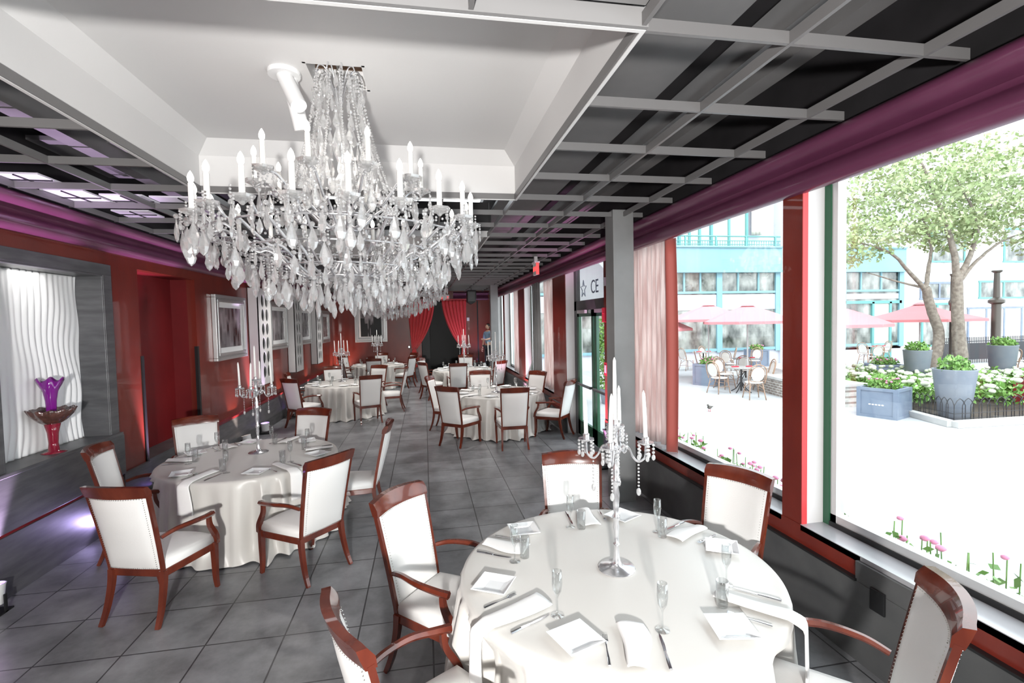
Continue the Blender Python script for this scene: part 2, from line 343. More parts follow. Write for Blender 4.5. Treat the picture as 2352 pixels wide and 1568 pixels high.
# grid of rails
b=MB(); xs=[px0-2*G,px0-G,px0]+[px0+G*i for i in (1,2,3)]+[px1,px1+G,px1+2*G]
ylist=[2.01+G*i for i in range(-5,26)]
def inpit(x0,x1,y0,y1):
    return any(x0>=px0-.01 and x1<=px1+.01 and y0>=p[0]-.01 and y1<=p[1]+.01 for p in pits)
rt=.010
for x in xs:
    segs=[]; 
    for i in range(len(ylist)-1):
        inside = px0+.1<x<px1-.1 and any(p[0]-.01<=ylist[i] and ylist[i+1]<=p[1]+.01 for p in pits)
        if not inside: segs.append((ylist[i],ylist[i+1]))
    # merge
    m=[]
    for s_ in segs:
        if m and abs(m[-1][1]-s_[0])<.01: m[-1]=(m[-1][0],s_[1])
        else: m.append(s_)
    for y0,y1 in m: b.box(x-rt,x+rt,y0,min(y1,YF),ZG,ZG+.055)
for y in ylist:
    if y>YF-.1: continue
    if any(p[0]+.1<y<p[1]-.1 for p in pits):
        b.box(XL+.1,px0,y-rt,y+rt,ZG+.002,ZG+.057); b.box(px1,XR-.1,y-rt,y+rt,ZG+.002,ZG+.057)
    else: b.box(XL+.1,XR-.1,y-rt,y+rt,ZG+.002,ZG+.057)
o=struct(b.build('trim_3',M['rail'])); o['label']='open grid of thin grey ceiling rails'
# closed tiles in front of first coffer, ducts and boards above grid
b=MB(); b.box(px0+.01,px1-.01,YN,1.93,ZG+.06,ZG+.08); b.box(px0-.02,px1+.02,1.965,1.985,ZG-.004,ZG+.09)
o=struct(b.build('trim_4',M['tilegrey'])); o['label']='pale lay-in tiles over the ceiling grid in front of the coffer'
b=MB()
for x0,x1,z0,z1,y0,y1 in [(1.02,1.72,3.86,3.9,-2,9.5),(1.95,2.06,3.78,3.95,-2,20),(2.28,2.42,3.84,4.0,-2,20),(-3.0,-2.85,3.85,4.0,-2,20),(-2.6,-2.1,3.9,3.95,-2,5)]: b.box(x0,x1,y0,y1,z0,z1)
for i in range(14):
    y=10.6+i*.72; b.box(-1.9,.9,y,y+.05,3.75,3.85)
for i in range(8):
    y=.2+i*2.4; b.box(-3.5,2.7,y,y+.08,3.98,4.08) if False else None
b.box(-3.5,-2.05,5.2,6.4,3.98,4.02)
o=struct(b.build('trim_5',M['duct'])); o['label']='grey boards and beams above the open ceiling grid'
# cornices on both long walls and far wall
def cornice_poly(s,x):   # s=+1 right wall (inside is -x)
    pts=[(0,0.0),(-.05,0),(-.075,.02),(-.09,.05),(-.085,.09),(-.06,.13),(-.02,.155),(-.005,.17),(-.005,.20),(-.03,.205),(-.09,.215),(-.13,.24),(-.145,.27),(-.14,.30),(-.11,.33),(-.05,.345),(0,.35)]
    return [(x+s*p[0],3.13+p[1]) for p in pts]
for k,(s_,x) in enumerate([(1,XR),(-1,XL)]):
    b=MB(); b.prism(cornice_poly(s_,x),1,YN,YF)
    o=struct(b.build('trim_%d'%(6+k),M['cornice'],auto=50)); o['label']='mauve gloss cornice along the %s wall'%('window' if s_>0 else 'left')
b=MB(); b.prism([(YF+p[0]-XR,p[1]) for p in cornice_poly(1,XR)],0,XL+.12,-.75); b.prism([(YF+p[0]-XR,p[1]) for p in cornice_poly(1,XR)],0,1.2,XR-.12)
o=struct(b.build('trim_8',M['cornice'],auto=50)); o['label']='mauve gloss cornice along the far wall'
# ---- left wall with niche and alcove
NY0,NY1,NZ0,NZ1=4.78,6.22,1.05,2.86
AY0,AY1,AZ=6.95,8.52,3.0
b=MB(); xw=XL-.12
WZ=3.475
b.box(xw,XL,YN,NY0,0,WZ); b.box(xw,XL,NY0,NY1,0,NZ0); b.box(xw,XL,NY0,NY1,NZ1,WZ); b.box(xw,XL,NY1,AY0,0,WZ)
b.box(xw,XL,AY0,AY1,AZ,WZ); b.box(xw,XL,AY1,YF,0,WZ)
struct(b.build('wall_left',M['red']))
struct(MB().box(xw,XL,YN,YF,WZ,4.12).build('wall_upper_left',M['deck']))
b=MB(); b.box(XL-.45,XL-.35,AY0-.1,AY1+.1,.55,AZ+.1); b.box(XL-.35,XL-.12,AY0-.1,AY0,.55,AZ); b.box(XL-.35,XL-.12,AY1,AY1+.1,.55,AZ); b.box(XL-.35,XL-.12,AY0,AY1,AZ,AZ+.1)
o=struct(b.build('door_1',M['darkred'])); o['label']='dark red recessed doorway panel in the left wall'
p_=MB(); p_.box(XL-.03,XL+.015,AY1-.035,AY1+.02,.55,1.95); p_.build('edge_guard',M['black'],o); p_=MB(); p_.box(XL-.03,XL+.015,AY0-.02,AY0+.03,.3,1.9); p_.build('edge_guard',M['black'],o)
p_=MB(); p_.ball((XL-.335,7.2,2.72),.025); p_.build('door_knob',M['steel'],o)
p_=MB(); p_.box(XL-.4,XL-.02,AY0,AY1,0,.55); p_.build('kick_panel',M['grey'],o)
# niche: frame, reveals, wave panel
b=MB(); fx=XL+.03; fw_=.15
for y0,y1,z0,z1 in [(NY0-fw_,NY1+fw_,NZ1,NZ1+.12),(NY0-fw_,NY0,NZ0,NZ1),(NY1,NY1+fw_,NZ0,NZ1)]: b.box(XL-.02,fx,y0,y1,z0,z1)
b.box(XL-.27,XL+.028,NY0,NY0+.02,NZ0,NZ1); b.box(XL-.27,XL+.028,NY1-.02,NY1,NZ0,NZ1); b.box(XL-.27,XL+.028,NY0,NY1,NZ1-.02,NZ1)
b.box(XL-.29,XL-.27,NY0-.05,NY1+.05,NZ0-.05,NZ1+.05)
b.box(XL-.27,XL+.07,NY0-fw_,NY1+fw_,NZ0-.03,NZ0+.004)
o=struct(b.build('trim_9',M['grey'],bevel=.004)); o['label']='dark grey metal surround and ledge of the wall niche'
def wavef(u,v):
    y=NY0+.022+u*(NY1-NY0-.044); z=NZ0+.006+v*(NZ1-NZ0-.03)
    q=y*104+2.2*math.sin(z*3.1+y*2.3)+1.3*math.sin(z*7.3+y*5)+4.5*noise.noise(Vector((y*3,z*1.4,0)))
    a=.55+.45*math.sin(z*2.3+y*6)
    return (XL-.235+.013*a*math.sin(q*.75)+.008*math.sin(z*9+y*3),y,z)
b=MB(); b.sheet(wavef,330,90)
wp=b.build('wave_panel',M['wavewhite'],smooth=True,solid=.012); tag(wp,'white carved wave-pattern panel set inside the left wall niche','wall panel')
# wainscot left
b=MB(); b.box(XL,XL+.06,YN,NY1+fw_+.03,.56,NZ0-.03); b.box(XL,XL+.035,YN,NY1+fw_+.03,0,.52); b.box(XL,XL+.045,NY1+fw_+.03,AY0,0,.55); 
b.prism([(XL,0),(XL+.13,0),(XL+.12,.2),(XL+.04,.56),(XL,.56)],1,AY1,YF)
o=struct(b.build('baseboard_left',M['grey'],bevel=.003))
b=MB(); b.box(XL,XL+.02,YN,NY1+fw_+.03,.52,.56); b.box(XL,XL+.055,AY1,YF,.56,.60); b.build('cap_rail',M['redtrim'],o)
# far wall
b=MB(); 
b.box(xw,-.12,YF,YF+.15,0,4.1); b.box(1.66,3.1,YF,YF+.15,0,4.1); b.box(-.12,1.66,YF,YF+.15,3.12,4.1)
struct(b.build('wall_far',M['red']))
b=MB(); b.box(-.2,1.8,YF+1.5,YF+1.6,0,3.4); b.box(-.2,-.12,YF+.15,YF+1.5,0,3.4); b.box(1.66,1.74,YF+.15,YF+1.5,0,3.4); b.box(-.2,1.8,YF+.15,YF+1.6,3.12,3.2)
b.box(-.1,.22,YF+.2,YF+.3,0,3.1)
o=struct(b.build('wall_back_room',M['black'])); o['label']='black back room wall beyond the draped opening'
struct(MB().box(-4.3,3.3,YF+.3,YF+1.8,-.12,0).build('floor_back_room',M['floor'])) 
b=MB(); b.box(XL,.0,YF-.04,YF,0,.56); b.box(1.66,XR,YF-.04,YF,0,.56); struct(b.build('baseboard_far',M['grey']))
b=MB(); b.box(2.16,2.21,YF-.03,YF,.56,3.1); o=struct(b.build('trim_10',M['black'])); o['label']='black vertical seam strip on the far red panelling'
struct(MB().box(xw,3.1,YN-.15,YN,0,4.2).build('wall_near',M['duct']))
# ---- right wall: piers, sill wall, header
piers=[(3.17,3.37),(6.35,7.2),(9.3,10.25),(13.3,14.2),(16.7,17.0),(18.6,YF)]
wx=XR+.33
b=MB()
b.box(XR,wx,YN,YF+.3,3.36,3.47)
b.box(XR,wx,YN,YN+.6,0,3.36)
for y0,y1 in piers: b.box(XR,wx,y0,y1,0,3.36)
prevy=YN+.6
for y0,y1 in piers:
    if abs(y0-9.3)>.01: b.box(XR,wx,prevy,y0,0,.64)
    prevy=y1
struct(b.build('wall_right',M['jamb']))
struct(MB().box(XR,wx,YN,YF+.3,3.47,4.15).build('wall_upper_right',M['deck']))
b=MB()
for y0,y1 in piers: b.box(XR-.012,XR,y0,y1,.68 if y0<9 or y0>10 else .5,3.2)
b.box(XR-.02,XR,YN,2.22,.54,.68); b.box(XR-.02,XR,2.66,7.2,.54,.68); b.box(XR-.02,XR,9.3,YF,.54,.68); b.box(XR-.004,XR,2.22,2.66,.66,.68)
b.box(XR-.14,XR-.012,9.3,10.25,.46,.52)
o=struct(b.build('trim_11',M['red'])); o['label']='red window piers and sill fascia on the window wall'
b=MB()
for y0,y1 in piers[:1]: b.box(XR-.014,XR+.03,y0-.006,y0,.68,3.2)
o.name='trim_11'; b.build('pier_edge',M['redvelvet'],o)
b=MB(); b.box(XR-.05,XR,YN,7.2,0,.525); b.box(XR-.05,XR,9.3,YF,0,.525); b.box(XR-.045,XR,2.21,2.67,.525,.655)
struct(b.build('baseboard_right',M['dgrey']))
b=MB(); b.box(XR-.06,XR,2.66,7.2,.525,.54); b.box(XR-.06,XR,YN,2.22,.525,.54); b.build('shadow_gap',M['black'],bpy.data.objects['baseboard_right'])
# windows
wins=[(YN+.6,3.17),(3.37,6.35),(10.25,13.3),(14.2,16.7),(17.0,18.6)]
for k,(y0,y1) in enumerate(wins):
    b=MB(); gx=XR+.20
    b.box(gx-.03,gx+.07,y0,y1,3.30,3.36)
    b.box(gx-.03,gx+.07,y1-.06,y1,.66,3.30); b.box(gx-.03,gx+.07,y0,y0+.06,.66,3.30)
    o=struct(b.build('window_%d'%(k+1),M['greenframe'],bevel=.004))
    q=MB(); q.box(gx-.02,gx+.05,y1-.11,y1-.06,.72,3.30); q.box(gx-.02,gx+.05,y0+.06,y0+.11,.72,3.30); q.box(gx-.02,gx+.05,y0+.06,y1-.06,.72,.775); q.build('inner_frame',M['alu'],o); q=MB(); q.box(gx-.032,gx+.07,y0+.06,y1-.06,.66,.72); q.build('bottom_gasket',M['black'],o)
    q=MB(); q.box(gx+.01,gx+.02,y0+.1,y1-.1,.77,3.31); q.build('pane',M['pane'],o)
    q=MB(); q.box(XR-.02,gx-.03,y0,y1,.64,.685); q.build('sill',M['sill'],o)
# doors: double glass doors in the vestibule
DX=XR+.2
b=MB(); b.box(DX-.03,DX+.05,7.2,9.3,2.42,2.60); b.box(DX-.03,DX+.05,9.16,9.3,0,3.3); b.box(DX-.03,DX+.05,7.2,7.26,0,3.3); b.box(DX-.03,DX+.05,7.26,9.16,3.28,3.36)
dr=struct(b.build('door_2',M['dgrey'])); dr['label']='charcoal frame of the glazed entrance doors'
q=MB(); q.box(DX,DX+.01,7.26,9.16,2.6,3.28); q.build('transom_pane',M['pane'],dr)
for (y0,y1) in [(7.27,8.19),(8.23,9.15)]:
    q=MB(); q.box(DX-.02,DX+.03,y0,y0+.11,0.02,2.42); q.box(DX-.02,DX+.03,y1-.11,y1,0.02,2.42); q.box(DX-.02,DX+.03,y0,y1,.02,.3); q.box(DX-.02,DX+.03,y0,y1,2.3,2.42)
    d=q.build('door_leaf',M['greenframe'],dr); q=MB(); q.box(DX,DX+.01,y0+.1,y1-.1,.3,2.3); q.build('pane',M['pane'],d)
    q=MB(); q.tube([(DX-.07,y0+.05,1.02),(DX-.07,y1-.05,1.02)],.025); q.box(DX-.07,DX-.02,y0+.06,y0+.1,1.0,1.04); q.box(DX-.07,DX-.02,y1-.1,y1-.06,1.0,1.04); q.build('push_bar',M['dgrey'],d)
    q=MB(); q.box(DX-.08,DX-.03,y0+.3,y0+.75,2.36,2.42); q.build('door_closer',M['alu'],dr)
# columns
for k,y in enumerate((5.58,16.6)):
    t=MB().box(2.25,2.51,y,y+.26,0,ZG+.08).build('column',M['colgrey'],bevel=.006)
    tag(t,['square grey steel column standing between the nearest table and the window curtain','far square grey column beside the last window-side table'][k],'column','square steel columns')
# ================================================================== CHAIRS
def make_chair(arms=True):
    root=thing('dining_chair')
    # seat frame
    b=MB(); fr=[]
    def rim(z0,z1,inset=0):
        pts=[]
        for i in range(17):
            t=i/16; x=-.28+.56*t; y=.235+.045*math.sin(PI*t); pts.append((x*(1-inset/.28),y-inset))
        return pts+[(.225-inset,-.25+inset),(-.225+inset,-.25+inset)]
    b.prism(rim(0,0),2,.345,.405); b.build('seat_frame',M['wood'],root,bevel=.006)
    b=MB(); n=20; prof=[(.0,.405),(.004,.43),(.0,.455),(-.02,.475),(-.07,.492),(-.16,.502)]
    base=rim(0,0,.006); cx,cy=0,.0; vs=[];fs=[];m=len(base)
    for s_,z in [(1.0,.405),(1.01,.43),(1.0,.455),(.95,.478),(.78,.492),(.4,.502),(.01,.504)]:
        for (x,y) in base: vs.append((x*s_,y*s_,z))
    for j in range(6):
        for i in range(m): fs.append((j*m+i,j*m+(i+1)%m,(j+1)*m+(i+1)%m,(j+1)*m+i))
    b.add(vs,fs); b.build('seat',M['leather'],root,smooth=True)
    # back: curved
    def bx(u,z):  # u -1..1, returns centre of back at height z
        lean=-.25-.15*((z-.36)/.74)**1.15 if z>.36 else -.25
        return lean-.045*(1-u*u)*min(1,(z-.3)/.5)
    def w(z): return .205+.03*(z-.4)/.7
    def pad(u,v):
        return None
    for side,off in ((1,.018),(-1,-.022)):
        pass
    b=MB(); nu,nv=13,12; vs=[];fs=[]
    for s_ in (0,1):
        for j in range(nv):
            v=j/(nv-1); z=.42+.60*v
            for i in range(nu):
                u=-1+2*i/(nu-1); edge=min(1,(1-abs(u))*5)*min(1,min(v,1-v)*8); th=.012+.016*math.sqrt(max(edge,0))
                vs.append((u*w(z),bx(u,z)+(th if s_ else -th),z))
    for s_ in (0,1):
        o_=s_*nu*nv
        for j in range(nv-1):
            for i in range(nu-1): fs.append((o_+j*nu+i,o_+j*nu+i+1,o_+(j+1)*nu+i+1,o_+(j+1)*nu+i))
    N=nu*nv
    ring=[i for i in range(nu)]+[j*nu+nu-1 for j in range(1,nv)]+[(nv-1)*nu+i for i in range(nu-2,-1,-1)]+[j*nu for j in range(nv-2,0,-1)]
    for k in range(len(ring)): a,c=ring[k],ring[(k+1)%len(ring)]; fs.append((a,c,c+N,a+N))
    b.add(vs,fs); b.build('backrest',M['leather'],root,auto=50)
    # nail trim, front and back
    for s_ in (-1,1):
        b=MB(); pts=[]
        for i in range(34): z=.43+.58*i/33; pts+= [(-.93,z),(.93,z)]
        for i in range(26): u=-.93+1.86*i/25; pts+= [(u,.43),(u,1.01)]
        for u,z in pts:
            y=bx(u,z)+s_*.022; r=.0042
            b.add([(u*w(z)-r,y,z),(u*w(z),y,z-r),(u*w(z)+r,y,z),(u*w(z),y,z+r),(u*w(z),y+s_*.005,z)],[(0,1,4),(1,2,4),(2,3,4),(3,0,4)])
        b.build('nail_trim',M['nail'],root)
    # top rail curved
    b=MB(); vs=[];fs=[]; n=15
    for i in range(n):
        u=-1.06+2.12*i/(n-1); zt=1.10+.012*(1-u*u)-.0
        for (dy,z) in ((-.022,1.015),(.022,1.015),(.026,1.06),(.006,zt),(-.034,zt+.002),(-.03,1.06)): 
            vs.append((u*(w(1.05)+.006),bx(min(max(u,-1),1),z)+dy,z))
    for i in range(n-1):
        for k in range(6): fs.append((i*6+k,i*6+(k+1)%6,(i+1)*6+(k+1)%6,(i+1)*6+k))
    fs+= [(0,1,2,3,4,5),tuple((n-1)*6+k for k in range(6))]; b.add(vs,fs); b.build('top_rail',M['wood'],root,auto=35)
    for s_ in (-1,1):
        b=MB(); P=[];
        for z in (.33,.45,.6,.75,.9,1.03): P.append((s_*(w(z)+.012),bx(1,z),z))
        b.tube(P,.02,4,up=(1,0,0),flat=.75); b.build('back_stile',M['wood'],root)
        b=MB(); b.tube(smoothpath([(s_*.215,-.25,.40),(s_*.218,-.262,.28),(s_*.225,-.30,.12),(s_*.232,-.35,0)]),[.031-.0006*i for i in range(19)],4,up=(1,0,0)); b.build('leg',M['wood'],root)
        b=MB(); b.tube(smoothpath([(s_*.268,.225,.41),(s_*.27,.225,.25),(s_*.264,.235,.1),(s_*.262,.252,0)]),[.033-.0007*i for i in range(19)],4,up=(1,0,0)); b.build('leg',M['wood'],root)
        if arms:
            b=MB(); b.tube(smoothpath([(s_*.225,-.27,.665),(s_*.262,-.17,.69),(s_*.30,-.02,.69),(s_*.295,.12,.675),(s_*.285,.20,.668)]),[.017+.0004*i for i in range(25)],6,flat=.85); b.build('armrest',M['wood'],root,auto=40)
            b=MB(); b.tube(smoothpath([(s_*.288,.155,.66),(s_*.285,.165,.58),(s_*.284,.225,.47),(s_*.272,.245,.39)]),[.02+.0006*i for i in range(19)],4,up=(1,0,0)); b.build('arm_support',M['wood'],root)
    tag(root,'chair','chair','white leather mahogany dining chairs'); return root
proto={True:make_chair(True),False:make_chair(False)}; used={True:False,False:False}
NT={1:'nearest table',2:'front left table',3:'middle left table',4:'middle right table',5:'far left table',6:'far right table'}
TC={1:(1.07,2.68),2:(-1.95,5.88),3:(-2.02,12.75),4:(1.48,10.0),5:(-1.66,18.0),6:(1.13,15.2)}
CH=[(1,-.20,3.39,-38,1,'left of the {t}, its back turned to the aisle'),(1,-.34,1.99,24,1,'cropped by the photo bottom, left of the {t}'),(1,1.21,4.0,-100,1,'behind the {t}, facing the camera'),(1,2.27,3.25,-154,1,'by the window sill, upright, right behind the {t}'),(1,2.06,1.62,142,1,'at the lower right corner, turned away from the window'),
(2,-2.26,4.0,74,1,'with its back to camera at left, {t}'),(2,-.85,4.5,140,1,'with its back to camera at the right of the {t}'),(2,-.46,5.85,180,0,'seen edge-on in the aisle, at the {t}'),(2,-2.91,6.83,-60,1,'before the dark red doorway, {t}'),(2,-1.52,7.04,-112,1,'on the far side of the {t}'),(2,-3.2,5.43,8,1,'against the niche ledge, {t}'),
(3,-2.9,11.2,55,1,'at the near left of the {t}'),(3,-3.3,12.6,5,1,'against the wall at the {t}'),(3,-1.2,11.25,108,1,'with its back to camera at the {t}'),(3,-2.5,14.05,-75,1,'on the far side of the {t}'),(3,-.5,12.9,180,1,'seen side-on in the aisle at the {t}'),(3,-1.25,13.9,-118,1,'at the far right of the {t}'),
(4,.08,10.5,-18,0,'seen side-on at the left of the {t}'),(4,.36,8.75,50,1,'at the near left of the {t}'),(4,1.5,8.22,88,1,'with its back square to camera, {t}'),(4,2.72,8.95,140,1,'side-on by the door at the right of the {t}'),(4,2.5,10.75,-145,1,'behind right of the {t}, before the pier'),(4,1.25,11.32,-95,1,'on the far side of the {t}'),
(5,-1.67,16.6,90,1,'with its back to camera at the {t}'),(5,-1.66,19.5,-90,1,'before the far picture at the {t}'),(5,-2.88,17.6,25,1,'left of the {t}'),(5,-3.0,18.9,-30,1,'in the far left corner at the {t}'),(5,-.42,17.3,150,1,'at the aisle side of the {t}'),(5,-.4,19.0,-145,1,'below the left drape at the {t}'),
(6,-.1,14.4,32,0,'near left of the {t}'),(6,-.15,16.1,-30,1,'in the aisle, far left of the {t}'),(6,.9,13.6,90,1,'with its back to camera at the {t}'),(6,1.38,16.9,-95,1,'on the far side of the {t}'),(6,2.15,13.95,125,1,'sunlit, near right of the {t}'),(6,2.45,15.9,-155,1,'dark, beside the far column at the {t}')]
for (t,x,y,a,arm,txt) in CH:
    arm=bool(arm); c=proto[arm] if not used[arm] else copy_tree(proto[arm]); used[arm]=True
    r=math.radians(a); lx,ly=x+.40*math.cos(r),y+.40*math.sin(r)
    at(c,(lx,ly,0),r-PI/2,'white leather %schair '%('' if arm else 'armless ')+txt.format(t=NT[t]))
# ================================================================== TABLES
def tablecloth(seed,R=.9,chairs=()):
    rnd=random.Random(seed); ph=rnd.random()*6; b=MB(); nth=300
    def fold(a):
        q=math.sin(a*15+2.2*math.sin(a*2+ph)+1.1*math.sin(a*5+2*ph)); k=.65+.35*math.sin(a*4+ph)
        return (1-abs(q))**1.0*1.6*k-.55+.25*math.sin(a*31+ph)
    lim=[]
    for i in range(nth):
        a=2*PI*i/nth; r=1.2; ux,uy=math.cos(a),math.sin(a)
        for (hx,hy,hr) in chairs:
            fx,fy=math.cos(hr),math.sin(hr)
            while r>.5:
                dx,dy=r*ux-hx,r*uy-hy
                if abs(-dx*fy+dy*fx)<.33 and -.4<dx*fx+dy*fy<.29: r-=.02
                else: break
        lim.append(r)
    for _ in range(3): lim=[min(lim[i],(lim[i-1]+lim[i]+lim[(i+1)%nth])/3) for i in range(nth)]
    rows=[(R*.02,.786),(R*.5,.7865),(R*.93,.786),(R*.98,.785),(R+.003,.779),(R+.008,.765)]
    zs=[.74,.70,.64,.56,.48,.40,.32,.24,.16,.10,.06,.03,.014]
    vs=[(r*math.cos(2*PI*i/nth),r*math.sin(2*PI*i/nth),z) for r,z in rows for i in range(nth)]
    for z in zs:
        d=1-z/.78; g=min(1,max(0,(.74-z)/.12))
        for i in range(nth):
            a=2*PI*i/nth; f=fold(a); A=.078*min(1,.12+d*1.6)
            r0=R+.014+.075*d; rl=lim[i]-.03
            if rl<r0: r0=r0+(rl-r0)*g
            r=r0+A*f; zz=z
            if z<.11:
                k=(.11-z)/.11; r+=.055*k*(1+.8*math.sin(a*14+ph)); zz=max(z+.012*k*math.sin(a*23),.008)
            vs.append((r*math.cos(a),r*math.sin(a),zz))
    nr=len(rows)+len(zs)
    fs=[(j*nth+i,j*nth+(i+1)%nth,(j+1)*nth+(i+1)%nth,(j+1)*nth+i) for j in range(nr-1) for i in range(nth)]
    fs.append(tuple(range(nth))); b.add(vs,fs); return b
# candelabra
def make_candelabra():
    root=thing('candelabra'); z0=0
    b=MB(); prof=[(.105,0),(.108,.006),(.10,.012),(.05,.018),(.03,.03),(.022,.05),(.016,.09),(.013,.14),(.02,.15),(.013,.16),(.014,.22),(.019,.25),(.014,.28),(.022,.30),(.022,.315),(.014,.33),(.018,.38),(.022,.44),(.016,.49),(.024,.51),(.028,.535),(.018,.55),(.024,.58),(.018,.60),(.013,.64),(.016,.70),(.024,.72),(.014,.74),(.012,.80),(.02,.83),(.05,.845),(.052,.852),(.02,.855),(.018,.875),(.0165,.88)]
    b.lathe(prof,n=20); b.build('stem',M['silver'],root,auto=50)
    def candle(x,y,z,h,tilt=0):
        b=MB(); b.tube([(x,y,z),(x+tilt*.5,y,z+h*.6),(x+tilt,y,z+h-.02),(x+tilt,y,z+h)],[.0125,.011,.009,.002],10); return b.build('candle',M['wax'],root,smooth=True)
    candle(0,0,.87,.37)
    for k in range(4):
        a=PI/4+k*PI/2+.25; mx=RZ(a)
        b=MB(); b.tube(smoothpath([(.012,0,.66),(.04,0,.72),(.075,0,.72),(.10,0,.67),(.13,0,.645),(.165,0,.67),(.17,0,.72),(.17,0,.745)]),.0065,6,mx=mx)
        b.tube(smoothpath([(.03,0,.70),(.05,0,.735),(.065,0,.71),(.05,0,.69),(.042,0,.705)],5),.005,6,mx=mx)
        b.lathe([(.012,.74),(.045,.755),(.047,.76),(.018,.762),(.02,.785),(.015,.79)],(.17,0,0),14,mx)
        arm=b.build('arm',M['silver'],root,auto=50)
        p=mx@Vector((.17,0,0)); c=candle(p.x,p.y,.785,.27,random.uniform(-.012,.02)); c.parent=arm
        for q in range(5):
            b=MB(); aa=2*PI*q/5; cx,cy=.17+.043*math.cos(aa),.043*math.sin(aa)
            for i in range(4): b.ball((cx,cy,.745-.021*i),.0085 if i<3 else .0,6,4,mx=mx) if i<3 else b.ball((cx,cy,.675),.011,6,5,1.6,mx=mx)
            b.build('bead_strand',M['bead'],arm,smooth=True)
        b=MB()
        for i in range(7): b.ball((.13,0,.625-.02*i),.0065,6,4,mx=mx)
        b.ball((.13,0,.47),.013,6,5,1.8,mx=mx); b.build('pendant_drop',M['bead'],arm,smooth=True)
    for q in range(6):
        aa=2*PI*q/6; b=MB()
        for i in range(4): b.ball((.05*math.cos(aa),.05*math.sin(aa),.835-.022*i),.0095,6,4)
        b.build('bead_strand',M['bead'],root,smooth=True)
    tag(root,'x','candelabra','five-candle crystal candelabras on the tables'); return root
cand=make_candelabra()
CL={1:'tall silver candelabra with five white candles on the nearest table',2:'silver candelabra standing on the front left table near the niche',3:'silver candelabra on the second table along the left wall',4:'silver candelabra on the table in front of the glass doors',5:'silver candelabra on the farthest left table below the big picture',6:'silver candelabra on the farthest window-side table before the drapes'}
CP={1:(1.07,2.66),2:(-1.93,6.05),3:(-2.1,13.05),4:(1.43,9.95),5:(-1.68,18.1),6:(1.2,15.3)}
for t in range(1,7):
    x,y=TC[t]
    rt_=thing('round_table',(x,y,0),0,'round table hidden below the ivory cloth, the '+NT[t],'table','round banquet tables')
    b=MB(); b.lathe([(.89,.755),(.895,.76),(.895,.775),(.885,.78)],n=48); b.build('tabletop',M['wood'],rt_)
    b=MB(); b.lathe([(.3,.008),(.3,.03),(.05,.06),(.04,.4),(.05,.72),(.2,.755)],n=20); b.build('pedestal',M['black'],rt_)
    chs=[(hx+.40*math.cos(math.radians(a))-x,hy+.40*math.sin(math.radians(a))-y,math.radians(a)) for (tt,hx,hy,a,_a,_b) in CH if tt==t]
    c=tablecloth(t,chairs=chs).build('tablecloth',M['cloth'],smooth=True); c.location=(x,y,0); tag(c,'ivory satin cloth reaching the floor on the '+NT[t],'tablecloth','ivory round tablecloths')
    c=cand if t==1 else copy_tree(cand); at(c,(CP[t][0],CP[t][1],.788),[.0,.55,.3,.9,.2,.7][t-1],CL[t])
# place settings
def mk(name,b,m,cat,**k):
    o=b.build(name,m,**k); tag(o,'x',cat); return o
b=MB(); vs=[];fs=[]
for (h,z) in ((.045,.003),(.060,.003),(.064,.008),(.096,.022),(.098,.026),(.092,.027),(.060,.012),(.045,.010)):
    vs+=[(-h,-h,z),(h,-h,z),(h,h,z),(-h,h,z)]
for j in range(7):
    for i in range(4): fs.append((j*4+i,j*4+(i+1)%4,(j+1)*4+(i+1)%4,(j+1)*4+i))
fs+=[(0,1,2,3),(28,29,30,31)]; b.add(vs,fs); PLATE=mk('side_plate',b,M['china'],'plate',bevel=.0015)
b=MB(); b.lathe([(.034,0),(.034,.002),(.010,.006),(.004,.015),(.0035,.085),(.008,.10),(.022,.125),(.026,.16),(.024,.225),(.0225,.225),(.0245,.16),(.020,.128),(.004,.108)],n=20); FLUTE=mk('champagne_flute',b,M['glass'],'glass',smooth=True)
b=MB(); b.lathe([(.026,0),(.0285,.002),(.031,.13),(.0295,.13),(.027,.012),(.002,.010)],n=20); TUMB=mk('water_tumbler',b,M['glass'],'glass',smooth=True)
b=MB()
b.tube([(0,-.11,.004),(0,-.06,.005),(0,-.01,.004),(0,.03,.004),(0,.045,.005)],[.0065,.006,.003,.003,.009],6,flat=.45)
b.box(-.011,.011,.043,.055,.003,.006)
for i in range(4): b.tube([(-.0095+.0063*i,.052,.005),(-.0095+.0063*i,.09,.007)],.0014,5)
FORK=mk('dinner_fork',b,M['steel'],'fork')
b=MB(); b.tube([(0,-.12,.005),(0,-.06,.006),(0,-.01,.005)],[.008,.008,.006],6,flat=.6)
b.prism([(-.005,-.012),(.006,-.012),(.009,.04),(.006,.095),(-.001,.115),(-.005,.09)],2,.003,.006)
KNIFE=mk('dinner_knife',b,M['steel'],'knife')
def napkin(seed,hang):
    # local: +y towards table centre, drapes over the edge at y<0
    r=random.Random(seed); ph=r.random()*6
    def f(u,v,lay=0):
        s=-.36*hang+ (.30+.36*hang)*v   # arc length along
        wid=(.055+.012*math.sin(v*4+ph)); x=(u-.5)*2*wid+.012*math.sin(v*5+ph)
        roll=.010+.012*(1-u)*abs(math.sin(ph))
        z=roll*(.4+.6*math.sin(PI*u)**.6)+.004
        ye=-.045
        if s<ye:
            d=ye-s; bend=min(d,.05); y=ye-bend*.75-.004-.02*d; zz=-(bend*.45)-max(0,d-.05)
            return (x*(1+.6*d),y-z*.7-.012,zz+z*.3)
        return (x,s,z)
    b=MB(); b.sheet(f,14,30)
    return b
NH=[napkin(3,1),napkin(8,1),napkin(5,1)]; NME=[n.mesh('napkin',M['linen'],True) for n in NH]
NF=napkin(6,0).mesh('napkin',M['linen'],True)
